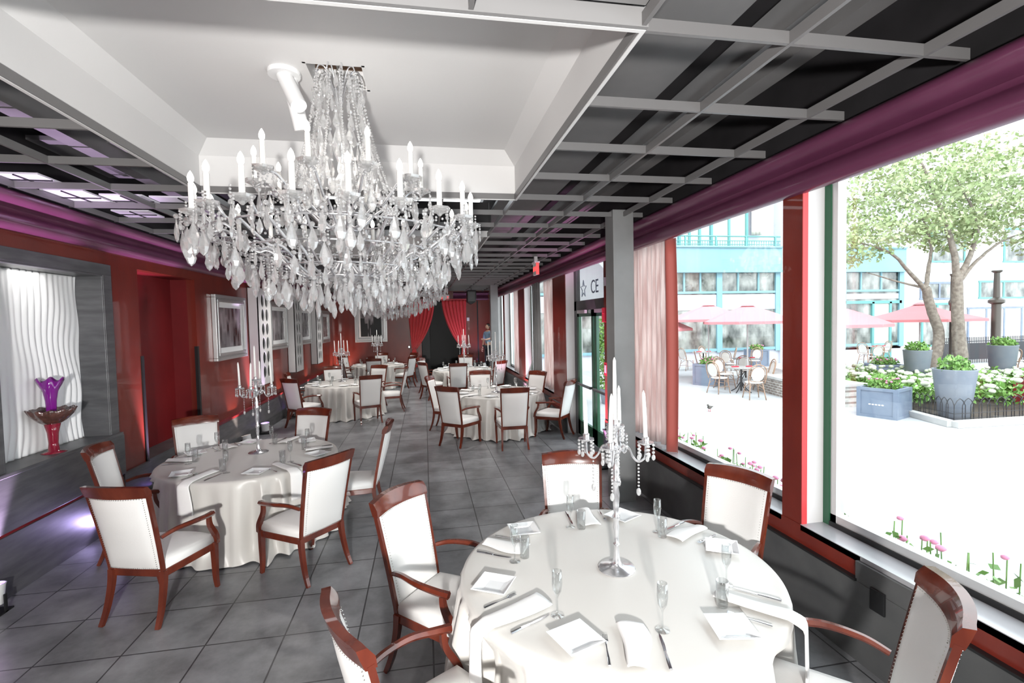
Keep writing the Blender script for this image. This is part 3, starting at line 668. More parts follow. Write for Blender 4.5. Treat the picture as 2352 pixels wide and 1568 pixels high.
def put(proto_o,loc,rz,label,group):
    if not proto_o.get('_u'): c=proto_o; c['_u']=1
    else: c=proto_o.copy(); COL.objects.link(c)
    if '_u' in c and c is not proto_o: del c['_u']
    c.location=loc; c.rotation_euler=(0,0,rz); c['label']=label; c['group']=group; return c
def seatname(a):
    a=(a+360)%360
    for lo,hi,n in [(15,60,'far right'),(60,110,'far side'),(110,165,'far left'),(165,200,'left side'),(200,240,'near left'),(240,285,'near side'),(285,340,'near right')]:
        if lo<=a<hi: return n
    return 'right side'
SEATS={1:[-105,-45,26,85,147,-154],2:[-108,-48,12,72,130,180],3:[-120,-60,0,60,120,180],4:[-90,-30,30,90,150,-150],5:[-120,-60,0,60,120,180],6:[-90,-30,30,90,150,-150]}
ZT=.7885
for t in range(1,7):
    cx,cy=TC[t]
    for k,sa in enumerate(SEATS[t]):
        nm=seatname(sa)+' of the '+NT[t]
        def P(da,r): 
            a=math.radians(sa+da); return (cx+r*math.cos(a),cy+r*math.sin(a),ZT)
        rz=math.radians(sa)+PI/2   # local +y towards centre
        hang=(t in (1,2) and sa in (-154,-45,-108,-48)) or (t==4 and sa==-150)
        o=bpy.data.objects.new('napkin',NME[k%3] if hang else NF); COL.objects.link(o)
        q=o.modifiers.new('s','SOLIDIFY'); q.thickness=.006; q.offset=1
        o.location=P(0,.855 if hang else .86); o.rotation_euler=(0,0,rz)
        if not hang: o.location=P(0,.86)
        tag(o,('white napkin hanging over the edge at the ' if hang else 'folded white napkin at the ')+nm,'napkin','folded table napkins')
        put(PLATE,P(-21,.735),rz+.6,'square white side plate at the '+nm,'square side plates')
        put(FLUTE,P(14,.6),rz,'empty champagne flute at the '+nm,'champagne flutes')
        if not(t==1 and sa in(-105,-154)): put(TUMB,P(8,.55) if t!=1 or sa!=-45 else P(-7,.61),rz,'clear water tumbler at the '+nm,'water tumblers')
        if t<5:
            put(FORK,P(-10,.74),rz,'steel fork at the '+nm,'steel table forks'); put(KNIFE,P(9.5,.74),rz,'steel knife at the '+nm,'steel table knives')
for o in (PLATE,FLUTE,TUMB,FORK,KNIFE):
    if '_u' in o: del o['_u']
# ================================================================== CHANDELIERS
def drop_mesh():
    b=MB(); n=6; prof=[(.002,0),(.008,-.015),(.017,-.04),(.022,-.062),(.014,-.085),(.001,-.098)]
    vs=[];fs=[]
    for r,z in prof:
        for i in range(n): a=2*PI*i/n; vs.append((r*math.cos(a),r*.5*math.sin(a),z))
    for j in range(5):
        for i in range(n): fs.append((j*n+i,j*n+(i+1)%n,(j+1)*n+(i+1)%n,(j+1)*n+i))
    fs+=[tuple(range(n)),tuple(5*n+i for i in range(n))]; b.add(vs,fs); b.ball((0,0,.012),.011,6,4); return b
DB=drop_mesh()
def make_chandelier():
    root=thing('chandelier')
    rnd=random.Random(4)
    # stem: z measured from root (bottom finial z=0 ; world 2.32)
    b=MB(); b.lathe([(.004,.06),(.03,.09),(.045,.13),(.02,.17),(.05,.20),(.10,.23),(.11,.26),(.05,.29),(.03,.34),(.045,.42),(.03,.5),(.07,.56),(.075,.62),(.03,.66),(.025,.74),(.045,.80),(.05,.88),(.02,.93),(.018,1.0),(.04,1.06),(.055,1.12),(.035,1.2),(.018,1.25),(.016,1.35),(.03,1.42),(.04,1.46),(.015,1.5),(.012,1.6)],n=14); b.build('stem',M['crystal'],root)
    b=MB(); b.tube([(0,0,1.58),(0,0,1.97)],.008,6)
    for i in range(8): b.ball((0,0,1.6+.045*i),.016,6,4)
    b.build('chain',M['nail'],root)
    dm=DB.mesh('crystal_drop',M['crystal']); ndrop=[0]; cl=MB()
    def drop(x,y,z,s=1,rz=None,force=False):
        rz=rnd.uniform(0,PI) if rz is None else rz
        if ndrop[0]<100 and (force or rnd.random()<.45):
            o=bpy.data.objects.new('crystal_drop',dm); COL.objects.link(o); o.parent=root; o.location=(x,y,z); o.rotation_euler=(0,0,rz); o.scale=(s,s,s); ndrop[0]+=1
        else: cl.add(DB.v,DB.f,T(x,y,z)@RZ(rz)@Matrix.Scale(s,4))
    beads=MB()
    def strand(p,q,sag,n,r=.0075):
        p,q=Vector(p),Vector(q)
        for i in range(n+1):
            t=i/n; w=p.lerp(q,t); w.z-=sag*4*t*(1-t); beads.ball(w,r*(1 if i%4 else 1.5),5,4)
    def tier(N,R,zc,path,ph):
        for k in range(N):
            a=ph+2*PI*k/N; mx=RZ(a)
            b=MB(); b.tube(smoothpath(path,5),.0095,6,mx=mx); arm=b.build('arm',M['silver'],root,smooth=True)
            b=MB(); b.lathe([(.006,zc-.045),(.02,zc-.03),(.055,zc-.012),(.062,zc+.004),(.058,zc+.004),(.045,zc-.006),(.012,zc-.006)],(R,0,0),12,mx,flute=.06,fn=6); b.build('drip_pan',M['crystal'],arm)
            b=MB(); b.lathe([(.017,zc-.006),(.02,zc+.01),(.0155,zc+.02),(.0155,zc+.15),(.013,zc+.153)],(R,0,0),12,mx); b.build('candle',M['wax'],arm,auto=40)
            b=MB(); b.lathe([(.008,zc+.152),(.0165,zc+.168),(.018,zc+.185),(.012,zc+.205),(.002,zc+.222)],(R,0,0),12,mx); b.build('bulb',M['bulb'],arm,smooth=True)
            p=mx@Vector((R,0,0)); 
            for q in range(4):
                aa=a+2*PI*q/4; x,y=p.x+.058*math.cos(aa),p.y+.058*math.sin(aa)
                for i in range(3): beads.ball((x,y,zc-.01-.017*i),.0075,5,4)
                drop(x,y,zc-.06,.55+.15*rnd.random(),force=(q==0)) if q%2==0 else None
            p2=mx@Vector((R+.03,0,0)); drop(p2.x,p2.y,zc-.15,1.35,force=True)
            a2=a+2*PI/N; strand((R*math.cos(a),R*math.sin(a),zc-.03),(R*math.cos(a2),R*math.sin(a2),zc-.03),.07,10)
            strand((R*math.cos(a),R*math.sin(a),zc-.03),(R*.45*math.cos(a),R*.45*math.sin(a),zc-.12),.12,16)
    tier(20,.855,.585,[(.05,0,.34),(.16,0,.24),(.30,0,.27),(.40,0,.37),(.47,0,.41),(.52,0,.40),(.62,0,.47),(.70,0,.53),(.76,0,.52),(.80,0,.57),(.83,0,.60),(.855,0,.56)],.185)
    tier(10,.525,.855,[(.03,0,.62),(.10,0,.57),(.20,0,.66),(.27,0,.71),(.31,0,.70),(.38,0,.77),(.44,0,.83),(.49,0,.84),(.525,0,.82)],.752)
    # lower skirt of crystals
    for R,z,n in [(.90,.50,44),(.84,.43,44),(.76,.37,40),(.67,.31,40),(.58,.26,36),(.48,.21,32),(.38,.17,26),(.28,.14,20),(.18,.115,13),(.07,.10,6)]:
        for i in range(n):
            a=2*PI*i/n+rnd.uniform(-.05,.05); rr=R+rnd.uniform(-.03,.03); drop(rr*math.cos(a),rr*math.sin(a),z+rnd.uniform(-.03,.05),rnd.uniform(.8,1.4))
            if i%2==0:
                for q in range(5): beads.ball((rr*math.cos(a),rr*math.sin(a),z+.03+.018*q+.02),.007,5,4)
    # supporting rings
    b=MB()
    for R,z in [(.80,.50),(.62,.40),(.42,.30),(.24,.24),(.3,.62)]:
        b.tube([(R*math.cos(2*PI*i/40),R*math.sin(2*PI*i/40),z) for i in range(41)],.006,5)
    b.build('ring',M['silver'],root,smooth=True)
    # upper column crystals and bead curtains
    for R,z,n in [(.30,.72,16),(.24,.82,14),(.2,.92,13),(.19,1.02,12),(.19,1.12,12),(.18,1.22,12),(.165,1.32,11),(.15,1.42,10),(.11,1.5,8),(.5,.66,18),(.4,.6,18)]:
        for i in range(n):
            a=2*PI*i/n+rnd.uniform(-.1,.1); rr=R+rnd.uniform(-.03,.02); drop(rr*math.cos(a),rr*math.sin(a),z+.05,rnd.uniform(.8,1.3))
    for i in range(14):
        a=2*PI*i/14; strand((.13*math.cos(a),.13*math.sin(a),1.55),(.34*math.cos(a),.34*math.sin(a),.78),.10,46,.007)
    b=MB()
    for i in range(10):
        a=2*PI*i/10; b.tube(smoothpath([(.02,0,1.4),(.05,0,1.52),(.09,0,1.60),(.13,0,1.60),(.15,0,1.55)],5),.005,5,mx=RZ(a)); p=RZ(a)@Vector((.15,0,0)); 
        for q in range(6): beads.ball((p.x,p.y,1.54-.02*q),.008,5,4)
    b.build('crown',M['silver'],root,smooth=True)
    c=cl.build('crystal_cluster',M['crystal'],root); c['kind']='stuff'
    c=beads.build('bead_strands',M['bead'],root,smooth=True); c['kind']='stuff'
    return root
ch=make_chandelier(); at(ch,(-.515,3.46,2.32)); tag(ch,'large crystal chandelier with candle bulbs hanging in the white coffer','chandelier','crystal chandeliers')
c2=copy_tree(ch); at(c2,(-.515,8.535,2.32),.3,'second crystal chandelier farther back, mostly hidden behind the front one')
for y in (3.46,8.535):
    lamp('POINT',(-.515,y,3.3),8,(1,.95,.88),.35,name='chandelier_glow')
# ceiling spotlight fixture
t=thing('ceiling_spotlight',(-.86,3.5,3.92),0,'white twin cylinder spotlight fixed to the coffer ceiling left of the chandelier','ceiling light')
b=MB(); b.lathe([(.10,-.03),(.105,-.012),(.10,0)],n=24); b.build('canopy',M['plastic'],t,auto=40)
for (p0,p1) in [((0.0,0,-.03),(.11,-.12,-.27)),((.02,.04,-.03),(.07,.13,-.33))]:
    b=MB(); v0,v1=Vector(p0),Vector(p1); b.tube([v0,v1],.05,20); b.build('spot_head',M['plastic'],t,auto=40)
# hanging speaker, exit signs
t=thing('loudspeaker',(1.63,17.0,0),0,'black loudspeaker hung from the ceiling before the far wall','loudspeaker')
b=MB(); b.prism([(-.16,2.92),(-.02,2.84),(.14,2.92),(.17,3.1),(.16,3.32),(-.15,3.32)],1,-.16,.14); b.build('cabinet',M['black'],t,bevel=.02); b=MB(); b.tube([(0,0,3.3),(0,0,3.5)],.015); b.build('bracket',M['dgrey'],t)
b=MB(); b.box(-.12,.12,-.168,-.16,2.95,3.27); b.build('grille',M['dgrey'],t)
def text(s,size,m,mx,name='lettering',parent=None,ext=.002):
    c=bpy.data.curves.new(name,'FONT'); c.body=s; c.size=size; c.extrude=ext; c.align_x='CENTER'; c.align_y='CENTER'; c.materials.append(m)
    o0=bpy.data.objects.new(name,c); COL.objects.link(o0); bpy.context.view_layer.update(); me=bpy.data.meshes.new_from_object(o0.evaluated_get(bpy.context.evaluated_depsgraph_get())); bpy.data.objects.remove(o0)
    o=bpy.data.objects.new(name,me); COL.objects.link(o)
    if not me.materials: me.materials.append(m)
    if parent: o.parent=parent
    o.matrix_local=mx; return o
t=thing('exit_sign',(2.15,9.26,0),0,'small lit red exit sign hung from the ceiling near the doors','exit sign','exit signs')
b=MB(); b.box(-.05,.05,-.14,.14,3.34,3.37); b.box(-.03,.03,-.03,.03,3.37,3.475); b.build('bracket',M['plastic'],t)
b=MB(); b.box(-.022,.022,-.15,.15,3.12,3.34); b.build('sign_box',M['plastic'],t)
q=MB(); q.box(-.028,.028,-.155,-.148,3.12,3.34); q.build('sign_edge',M['exitred'],t)
text('EXIT',.13,M['exitred'],T(-.024,0,3.23)@Matrix.Rotation(-PI/2,4,'Z')@Matrix.Rotation(PI/2,4,'X'),parent=t)
t=thing('exit_sign',(.87,YF-.04,0),0,'pale exit sign on the far wall above the red drapes','exit sign','exit signs')
b=MB(); b.box(-.17,.17,-.03,.03,3.14,3.36); b.build('sign_box',M['plastic'],t)
text('EXIT',.15,M['exitred'],T(0,-.034,3.24)@Matrix.Rotation(PI/2,4,'X'),parent=t)
# drapes at the back opening
def drape(side):
    def f(u,v):
        # v 0 top .. 1 bottom tie ; side -1 left
        top0,top1=(-.66,.42) if side<0 else (.72,1.72)
        zt=3.14; zb=1.18
        tie=-.42 if side<0 else 1.58
        wt=(top1-top0); k=v**1.7
        w=wt*(1-k)+.2*k
        outer=top0 if side<0 else top1
        xo=outer*(1-v)+ (tie+(-.1 if side<0 else .1))*v if True else 0
        x=xo+ (u*w if side<0 else -u*w)
        z=zt-(zt-zb)*v-.10*math.sin(PI*v)*u*0 - .25*u*v*(1-v)
        y=YF-.10+.03*math.sin(u*44+v*3)*(1-.2*v)
        return (x,y,z)
    b=MB(); b.sheet(f,90,30)
    tie=-.42 if side<0 else 1.58
    def g(u,v):
        return (tie+(u-.5)*(.14+.22*v)*(1),YF-.1+.02*math.sin(u*26),1.2-(.75*v))
    b.sheet(g,30,10); return b
for s_,l in ((-1,'red satin drape tied back at the left of the far opening'),(1,'red satin drape tied back at the right of the far opening')):
    o=drape(s_).build('drape',M['redvelvet'],smooth=True,solid=.004); tag(o,l,'curtain','red drapes of the far opening')
t=MB().tube([(-.7,YF-.1,3.17),(1.78,YF-.1,3.17)],.02).build('curtain_rod',M['redvelvet']); tag(t,'red covered rod above the far drapes','curtain rod')
b=MB(); b.lathe([(.05,0),(.06,.03),(.04,.05)],n=12); t=b.build('tieback_holder',M['silver']); t.rotation_euler=(PI/2,0,0); t.location=(-.62,YF,1.28); tag(t,'round silver tieback knob left of the left drape','tieback')
b=MB(); b.box(1.74,1.84,YF-.02,YF,2.28,2.42); b.box(1.77,1.81,YF-.03,YF-.02,2.33,2.38); t=b.build('wall_switch',M['plastic']); tag(t,'small white wall switch on the far red wall','switch')
# stage platform at far right
t=MB().box(.35,2.68,18.5,YF-.02,0,.38).build('stage_platform',M['black'],bevel=.01); tag(t,'low black stage platform before the far opening','platform')
# pictures and lattice sconces on left wall
def picture(y0,y1,z0,z1,seed,label,far=None):
    # local frame: width along +X, facing -Y, then rotated
    t=thing('framed_picture'); w=y1-y0; h=z1-z0; b=MB()
    def ring(i0,i1,d0,d1):
        for (a0,a1,c0,c1) in [(i0,w-i0,i0,i1),(i0,w-i0,h-i1,h-i0),(i0,i1,i1,h-i1),(w-i1,w-i0,i1,h-i1)]: b.box(a0,a1,-d1,-d0,c0,c1)
    ring(0,.05,0,.07); ring(.05,.085,0,.055); ring(.085,.13,0,.075); b.build('frame',M['frame'],t,bevel=.006)
    b=MB(); b.box(.13,w-.13,-.03,-.02,.13,h-.13); b.build('mat_board',M['matboard'],t)
    b=MB(); b.box(.22,w-.22,-.034,-.03,.22,h-.22); b.build('print',print_mat('monochrome_print_%d'%seed,seed,(1,.93,.98)),t)
    if far:
        b=MB(); pw=w-.44
        for (a,c,z) in [(0,.2,.7),(.62,1,.75),(.2,.34,.5),(.48,.62,.45)]: b.box(.22+a*pw,.22+c*pw,-.036,-.034,.22,.22+z*(h-.44))
        b.prism([(.22+.38*pw,.22),(.22+.46*pw,.22),(.22+.45*pw,.75),(.22+.42*pw,.98),(.22+.39*pw,.75)],1,-.0365,-.034); b.build('dark_buildings',M['black'],t)
        t.location=(far,YF,z0)
    else:
        t.location=(XL,y0,z0); t.rotation_euler=(0,0,PI/2)
    tag(t,label,'picture','silver framed monochrome pictures'); return t
picture(9.1,10.55,1.66,2.81,1,'silver framed monochrome picture nearest the dark red doorway')
picture(12.1,13.55,1.68,2.83,2,'silver framed picture between the first and second white lattice boxes')
picture(14.9,16.3,1.68,2.83,3,'silver framed picture between the second and third white lattice boxes')
picture(17.9,19.3,1.6,2.75,4,'silver framed picture of shelves nearest the far left corner')
picture(0,1.24,1.52,3.0,5,'large silver framed tower picture on the far wall',far=-2.7)
for k,(y0,y1) in enumerate([(10.85,11.7),(13.7,14.5),(16.35,17.15)]):
    t=thing('lattice_box',(XL,y0,1.0),0,['first white oval-lattice wall box, closest to the camera','middle white oval-lattice wall box between two pictures','third white oval-lattice wall box, nearest the far corner'][k],'wall sconce','white oval-lattice wall boxes')
    w=y1-y0; H=2.05; D=.2
    b=MB(); b.box(0,D,0,.012,0,H); b.box(0,D,w-.012,w,0,H); b.box(0,D,0,w,0,.012); b.box(0,D,0,w,H-.012,H); b.box(0,.01,0,w,0,H); b.build('housing',M['white'],t)
    b=MB(); mY=.16; mZ=.12; 
    b.box(D-.02,D,0,mY,0,H); b.box(D-.02,D,w-mY,w,0,H); b.box(D-.02,D,mY,w-mY,0,mZ); b.box(D-.02,D,mY,w-mY,H-mZ,H)
    nc,nr=2,6; cw=(w-2*mY)/nc; chh=(H-2*mZ)/nr
    for i in range(nc):
        for j in range(nr):
            cy,cz=mY+cw*(i+.5),mZ+chh*(j+.5); n=24; o_=[];q_=[]
            for s in range(n):
                a=2*PI*s/n; ca,sa_=math.cos(a),math.sin(a); k_=1/max(abs(ca),abs(sa_)); o_.append((cy+ca*k_*cw/2,cz+sa_*k_*chh/2)); q_.append((cy+ca*cw*.36,cz+sa_*chh*.44))
            for s in range(n):
                s2=(s+1)%n; vs=[(D-.02,*o_[s]),(D-.02,*o_[s2]),(D-.02,*q_[s2]),(D-.02,*q_[s]),(D,*o_[s]),(D,*o_[s2]),(D,*q_[s2]),(D,*q_[s])]
                b.add(vs,[(0,1,2,3),(7,6,5,4),(2,6,7,3)])
    b.build('lattice',M['white'],t)
    b=MB(); b.box(.02,.03,.02,w-.02,.02,H-.02); b.build('back_panel',M['duct'],t)
lamp('AREA',(XL-.07,5.5,NZ1-.04),1.6,(1,.98,.96),.5,(XL-.12,5.5,0),name='niche_light')
# niche vase arrangement
t=thing('glass_vase',(XL-.06,5.48,NZ0),0,'purple trumpet glass vase with brown fluted bowl on the niche ledge','vase')
b=MB(); b.lathe([(.09,0),(.10,.008),(.045,.02),(.038,.1),(.045,.2),(.065,.29),(.04,.30)],n=24); b.build('pedestal',M['redglass'],t,smooth=True)
b=MB(); b.lathe([(.05,.28),(.10,.31),(.155,.37),(.185,.43),(.178,.435),(.14,.385),(.08,.33),(.02,.31)],n=64,flute=.05,fn=12,wave=.015); b.build('bowl',M['brownglass'],t,smooth=True)
b=MB(); b.lathe([(.045,.32),(.04,.42),(.045,.52),(.06,.62),(.11,.72),(.105,.72),(.05,.61),(.03,.45)],n=48,flute=.04,fn=6,wave=.03); b.build('trumpet',M['purpleglass'],t,smooth=True)
# par can uplights
def parcan(loc,aim,color,energy,lens,label,spot=70):
    t=thing('par_can_light',loc,0,label,'floor light','led floor uplights')
    d=(Vector(aim)-Vector(loc)-Vector((0,0,.14))); mx=T(0,0,.14)@d.to_track_quat('Z','Y').to_matrix().to_4x4()
    b=MB(); b.lathe([(.05,-.08),(.075,-.07),(.08,.07),(.085,.09),(.078,.09),(.07,.06)],n=18,mx=mx); b.build('housing',M['plastic'],t,auto=40)
    b=MB(); b.lathe([(.07,.058),(.07,.066)],n=18,mx=mx); b.build('lens',lens,t)
    b=MB(); b.box(-.1,.1,-.07,.07,0,.012); b.box(-.1,-.09,-.012,.012,0,.15); b.box(.09,.1,-.012,.012,0,.15); b.build('yoke',M['black'],t)
    p=Vector(loc)+Vector((0,0,.14))+d.normalized()*.1
    lamp('SPOT',p,energy,color,.03,aim,math.radians(spot),.7,name='par_light')
WR=(1,.82,.7)
parcan((-3.3,9.75,0),(XL,9.85,1.2),WR,60,M['whitelens'],'white floor uplight below the first picture',60)
parcan((-3.28,12.75,0),(XL,12.8,1.2),WR,60,M['purpled'],'violet-glowing floor uplight beside the wall chairs of the second left table',50)
parcan((-3.28,15.6,0),(XL,15.6,1.2),WR,60,M['whitelens'],'white floor uplight below the third picture',50)
parcan((-3.2,19.2,0),(XL+.3,YF,1.4),(1,.75,.65),110,M['whitelens'],'white floor uplight in the far left corner',80)
parcan((-3.36,6.1,0),(-3.48,5.3,.3),(.6,.5,1),14,M['purpled'],'white floor light shining violet along the niche base',90)
VI=(.85,.62,1)
parcan((-3.46,4.50,0),(XL+.10,4.9,3.25),VI,1100,M['purpled'],'white floor light at the left photo edge',40)
parcan((-3.40,7.0,0),(XL+.10,7.1,3.25),VI,700,M['purpled'],'violet floor light in front of the dark red doorway',40)
parcan((-3.32,10.9,0),(XL+.10,10.7,3.25),VI,900,M['purpled'],'violet floor light below the first lattice box',40)
parcan((2.58,6.95,0),(XR-.05,7.9,3.2),(1,.35,.8),520,M['purpled'],'white floor light with violet glow behind the grey column',52)
parcan((2.5,13.0,0),(XR,14.0,3.2),(1,.5,.7),90,M['whitelens'],'white floor uplight by the far window pier',100)
parcan((2.3,19.0,.38),(1.9,YF,3.3),(.8,.6,1),90,M['purpled'],'floor light on the stage platform below the loudspeaker',100)
# curtains on window wall
def curtain(name,y0,y1,z0,z1,x,folds,m,label,m2=None,amp=.05):
    b=MB(); b.sheet(lambda u,v:(x+amp*math.sin(u*folds*2*PI+.4*math.sin(v*3))*(.8+.3*v),y0+(y1-y0)*u+.015*math.sin(v*5+u*9),z1+(z0-z1)*v+.02*math.sin(u*11)*v),folds*10,14)
    o=b.build(name,m,smooth=True,solid=.004); tag(o,label,'curtain','window curtains')
    if m2:
        b=MB(); b.sheet(lambda u,v:(x-.02+amp*.9*math.sin(u*2*PI*1.2+1),y0-.16+.2*u-.10*math.sin(v*2.9)*.4*(1-u),z1+(z0-.03-z1)*v),16,14); b.build('lining_edge',m2,o,smooth=True,solid=.004,label='coral red leading edge of the curtain')
    return o
curtain('curtain',5.32,6.3,.72,3.15,XR+.06,8,M['sheer'],'pleated rose grey curtain with coral edge behind the grey column',M['coral'])
curtain('curtain',10.35,11.2,.7,3.15,XR+.06,6,M['sheer'],'rose curtain just beyond the red pier past the doors')
curtain('curtain',11.25,11.95,.7,3.15,XR-.06,3,M['colgrey'],'plain grey curtain hanging beyond the rose one',amp=.04)
curtain('curtain',14.3,15.1,.7,3.15,XR+.06,5,M['sheer'],'farthest rose curtain on the window wall')
# small wall devices
b=MB(); b.box(XR-.065,XR-.05,2.45,2.55,.41,.55); t=b.build('power_outlet',M['black'],bevel=.004); tag(t,'dark outlet plate on the wainscot under the nearest window','outlet')
b=MB(); b.box(XR-.06,XR-.012,7.05,7.17,2.2,2.42); b.box(XR-.07,XR-.06,7.08,7.14,2.33,2.39); t=b.build('fire_alarm',M['redcloth'],bevel=.004); tag(t,'red fire alarm box on the pier beside the doors','fire alarm')
b=MB(); b.box(XR-.04,XR-.012,7.06,7.14,2.75,2.88); t=b.build('wall_sensor',M['plastic'],bevel=.004); tag(t,'white wall sensor above the red fire alarm','sensor')
b=MB(); b.box(XR-.035,XR-.012,7.05,7.17,1.38,1.58); t=b.build('notice_plate',M['redcloth'],bevel=.003); tag(t,'red notice plate on the pier below the fire alarm','sign'); q=MB(); q.box(XR-.037,XR-.035,7.07,7.15,1.42,1.54); q.build('notice_card',M['plastic'],t)
for k,(x0,x1,y0,y1,l) in enumerate([(-3.45,-3.1,4.71,5.04,'nearest pale light panel above the left cornice'),(-3.43,-3.08,5.22,5.74,'pale light panel above the left cornice, second from the camera'),(-3.03,-2.66,5.36,5.8,'pale light panel right of the cornice, beside the rail crossing'),(-2.62,-2.1,5.4,5.82,'pale light panel nearest the coffer corner'),(-3.32,-2.95,6.06,6.4,'farthest pale light panel above the left cornice')]):
    t=thing('ceiling_light_panel',(0,0,0),0,l,'ceiling light','pale panels above the ceiling grid')
    MB().box(x0,x1,y0,y1,3.535,3.55).build('diffuser',M['paneltile'],t)
    xm,ym=(x0+x1)/2,(y0+y1)/2; q=MB(); q.box(xm-.006,xm+.006,y0,y1,3.525,3.534); q.box(x0,x1,ym-.006,ym+.006,3.525,3.534); q.build('divider',M['black'],t)
# ================================================================== PEOPLE
def person(loc,rz,shirt,trouser,label,h=1.74,arm_out=False):
    t=thing('person',loc,rz,label,'person'); s=h/1.74
    def skin(name,verts,edges,rad,m,parent):
        me=bpy.data.meshes.new(name); me.from_pydata([tuple(Vector(v)*s) for v in verts],edges,[]); o=bpy.data.objects.new(name,me); COL.objects.link(o); o.parent=parent
        q=o.modifiers.new('skin','SKIN'); 
        for i,r in enumerate(rad): me.skin_vertices[0].data[i].radius=(r[0]*s,r[1]*s) if isinstance(r,tuple) else (r*s,r*s)
        me.skin_vertices[0].data[0].use_root=True
        q=o.modifiers.new('sub','SUBSURF'); q.levels=2; q.render_levels=2; me.materials.append(m); return o
    aL=[(-.20,0,1.40),(-.27,.02,1.15),(-.25,.14,.93),(-.245,.18,.85)] if not arm_out else [(-.20,0,1.40),(-.32,.10,1.20),(-.30,.32,1.16),(-.29,.40,1.17)]
    aR=[(.20,0,1.40),(.27,.0,1.14),(.26,.08,.90),(.255,.10,.82)]
    V=[(0,0,.95),(0,.0,1.12),(0,.0,1.32),(0,0,1.44),(0,.01,1.52)]+aL+aR+[(-.10,0,.88),(-.11,.02,.48),(-.12,0,.09),(-.12,.14,.04),(.10,0,.88),(.11,.02,.48),(.12,0,.09),(.12,.14,.04)]
    E=[(0,1),(1,2),(2,3),(3,4),(3,5),(5,6),(6,7),(7,8),(3,9),(9,10),(10,11),(11,12),(0,13),(13,14),(14,15),(15,16),(0,17),(17,18),(18,19),(19,20)]
    Rr=[(.15,.10),(.13,.09),(.16,.10),(.10,.08),(.05,.05),.058,.045,.032,.025,.058,.045,.032,.025,.085,.06,.042,.03,.085,.06,.042,.03]
    body=skin('body',V,E,Rr,M['skin'],t)
    sh=skin('shirt',[(0,0,.93),(0,0,1.12),(0,0,1.32),(0,0,1.43)]+[aL[0],aL[1],aR[0],aR[1]],[(0,1),(1,2),(2,3),(3,4),(4,5),(3,6),(6,7)],[(.165,.115),(.148,.105),(.175,.115),(.11,.085),.07,.06,.07,.06],shirt,t)
    tr=skin('trousers',[(0,0,.95),(-.10,0,.86),(-.11,.02,.48),(-.12,0,.11),(.10,0,.86),(.11,.02,.48),(.12,0,.11)],[(0,1),(1,2),(2,3),(0,4),(4,5),(5,6)],[(.165,.115),.098,.075,.06,.098,.075,.06],trouser,t)
    b=MB(); b.ball((0,.02,1.64),.082,16,12,1.28); b.ball((0,.105,1.625),.014,6,5,1.3); b.box(-.03,.03,.088,.096,1.575,1.583); b.ball((-.032,.088,1.655),.011); b.ball((.032,.088,1.655),.011); b.ball((-.084,.01,1.64),.018,6,5,1.5); b.ball((.084,.01,1.64),.018,6,5,1.5)
    for i,v in enumerate(b.v): b.v[i]=tuple(Vector(v)*s)
    b.build('head',M['skin'],body,smooth=True)
    b=MB(); b.ball((0,0,1.665),.092,16,10,1.12); 
    for i,v in enumerate(b.v):
        if v[1]>.06 and v[2]<1.70: b.v[i]=(v[0],.055,v[2])
        b.v[i]=tuple(Vector(b.v[i])*s)
    b.build('hair',M['hair'],t,smooth=True)
    for sx,P0 in ((-1,aL[3]),(1,aR[3])):
        p=Vector(P0); fw=(Vector(P0)-Vector(aL[2] if sx<0 else aR[2])).normalized()
        b=MB(); b.tube([p,p+fw*.04,p+fw*.075],[.022,.032,.028],8,flat=.5)
        sd=fw.cross(Vector((1,0,0))).normalized()
        for k in range(4): q0=p+fw*.07+sd*(k-1.5)*.015; b.tube([q0,q0+fw*(.035+.01*(k in(1,2)))+Vector((-sx*.004,0,0)),q0+fw*.065+Vector((-sx*.016,0,0))],[.008,.0075,.005],6)
        b.tube([p+fw*.02-sd*.02,p+fw*.05-sd*.045,p+fw*.08-sd*.05],[.01,.009,.006],6)
        for i,v in enumerate(b.v): b.v[i]=tuple(Vector(v)*s)
        b.build('hand',M['skin'],body,smooth=True)
    for sx in (-.12,.12):
        b=MB(); b.tube([(sx,-.05,.045),(sx,.06,.045),(sx,.17,.03),(sx,.2,.022)],[.045,.045,.038,.02],10,flat=.9)
        for i,v in enumerate(b.v): b.v[i]=(v[0]*s,v[1]*s,max(v[2],0)*s)
        b.build('shoe',M['black'],t,smooth=True)
    return t
person((2.44,18.9,.38),math.radians(120),M['blueshirt'],M['darktrouser'],'person in a blue grey shirt standing by the far column with arm held out',1.76,True)
person((3.52,21.6,0),math.radians(160),M['whiteshirt'],M['darktrouser'],'dark-haired person in a white shirt outside the last window',1.68)
#@@EXTERIOR
# ================================================================== EXTERIOR
FY=20.5
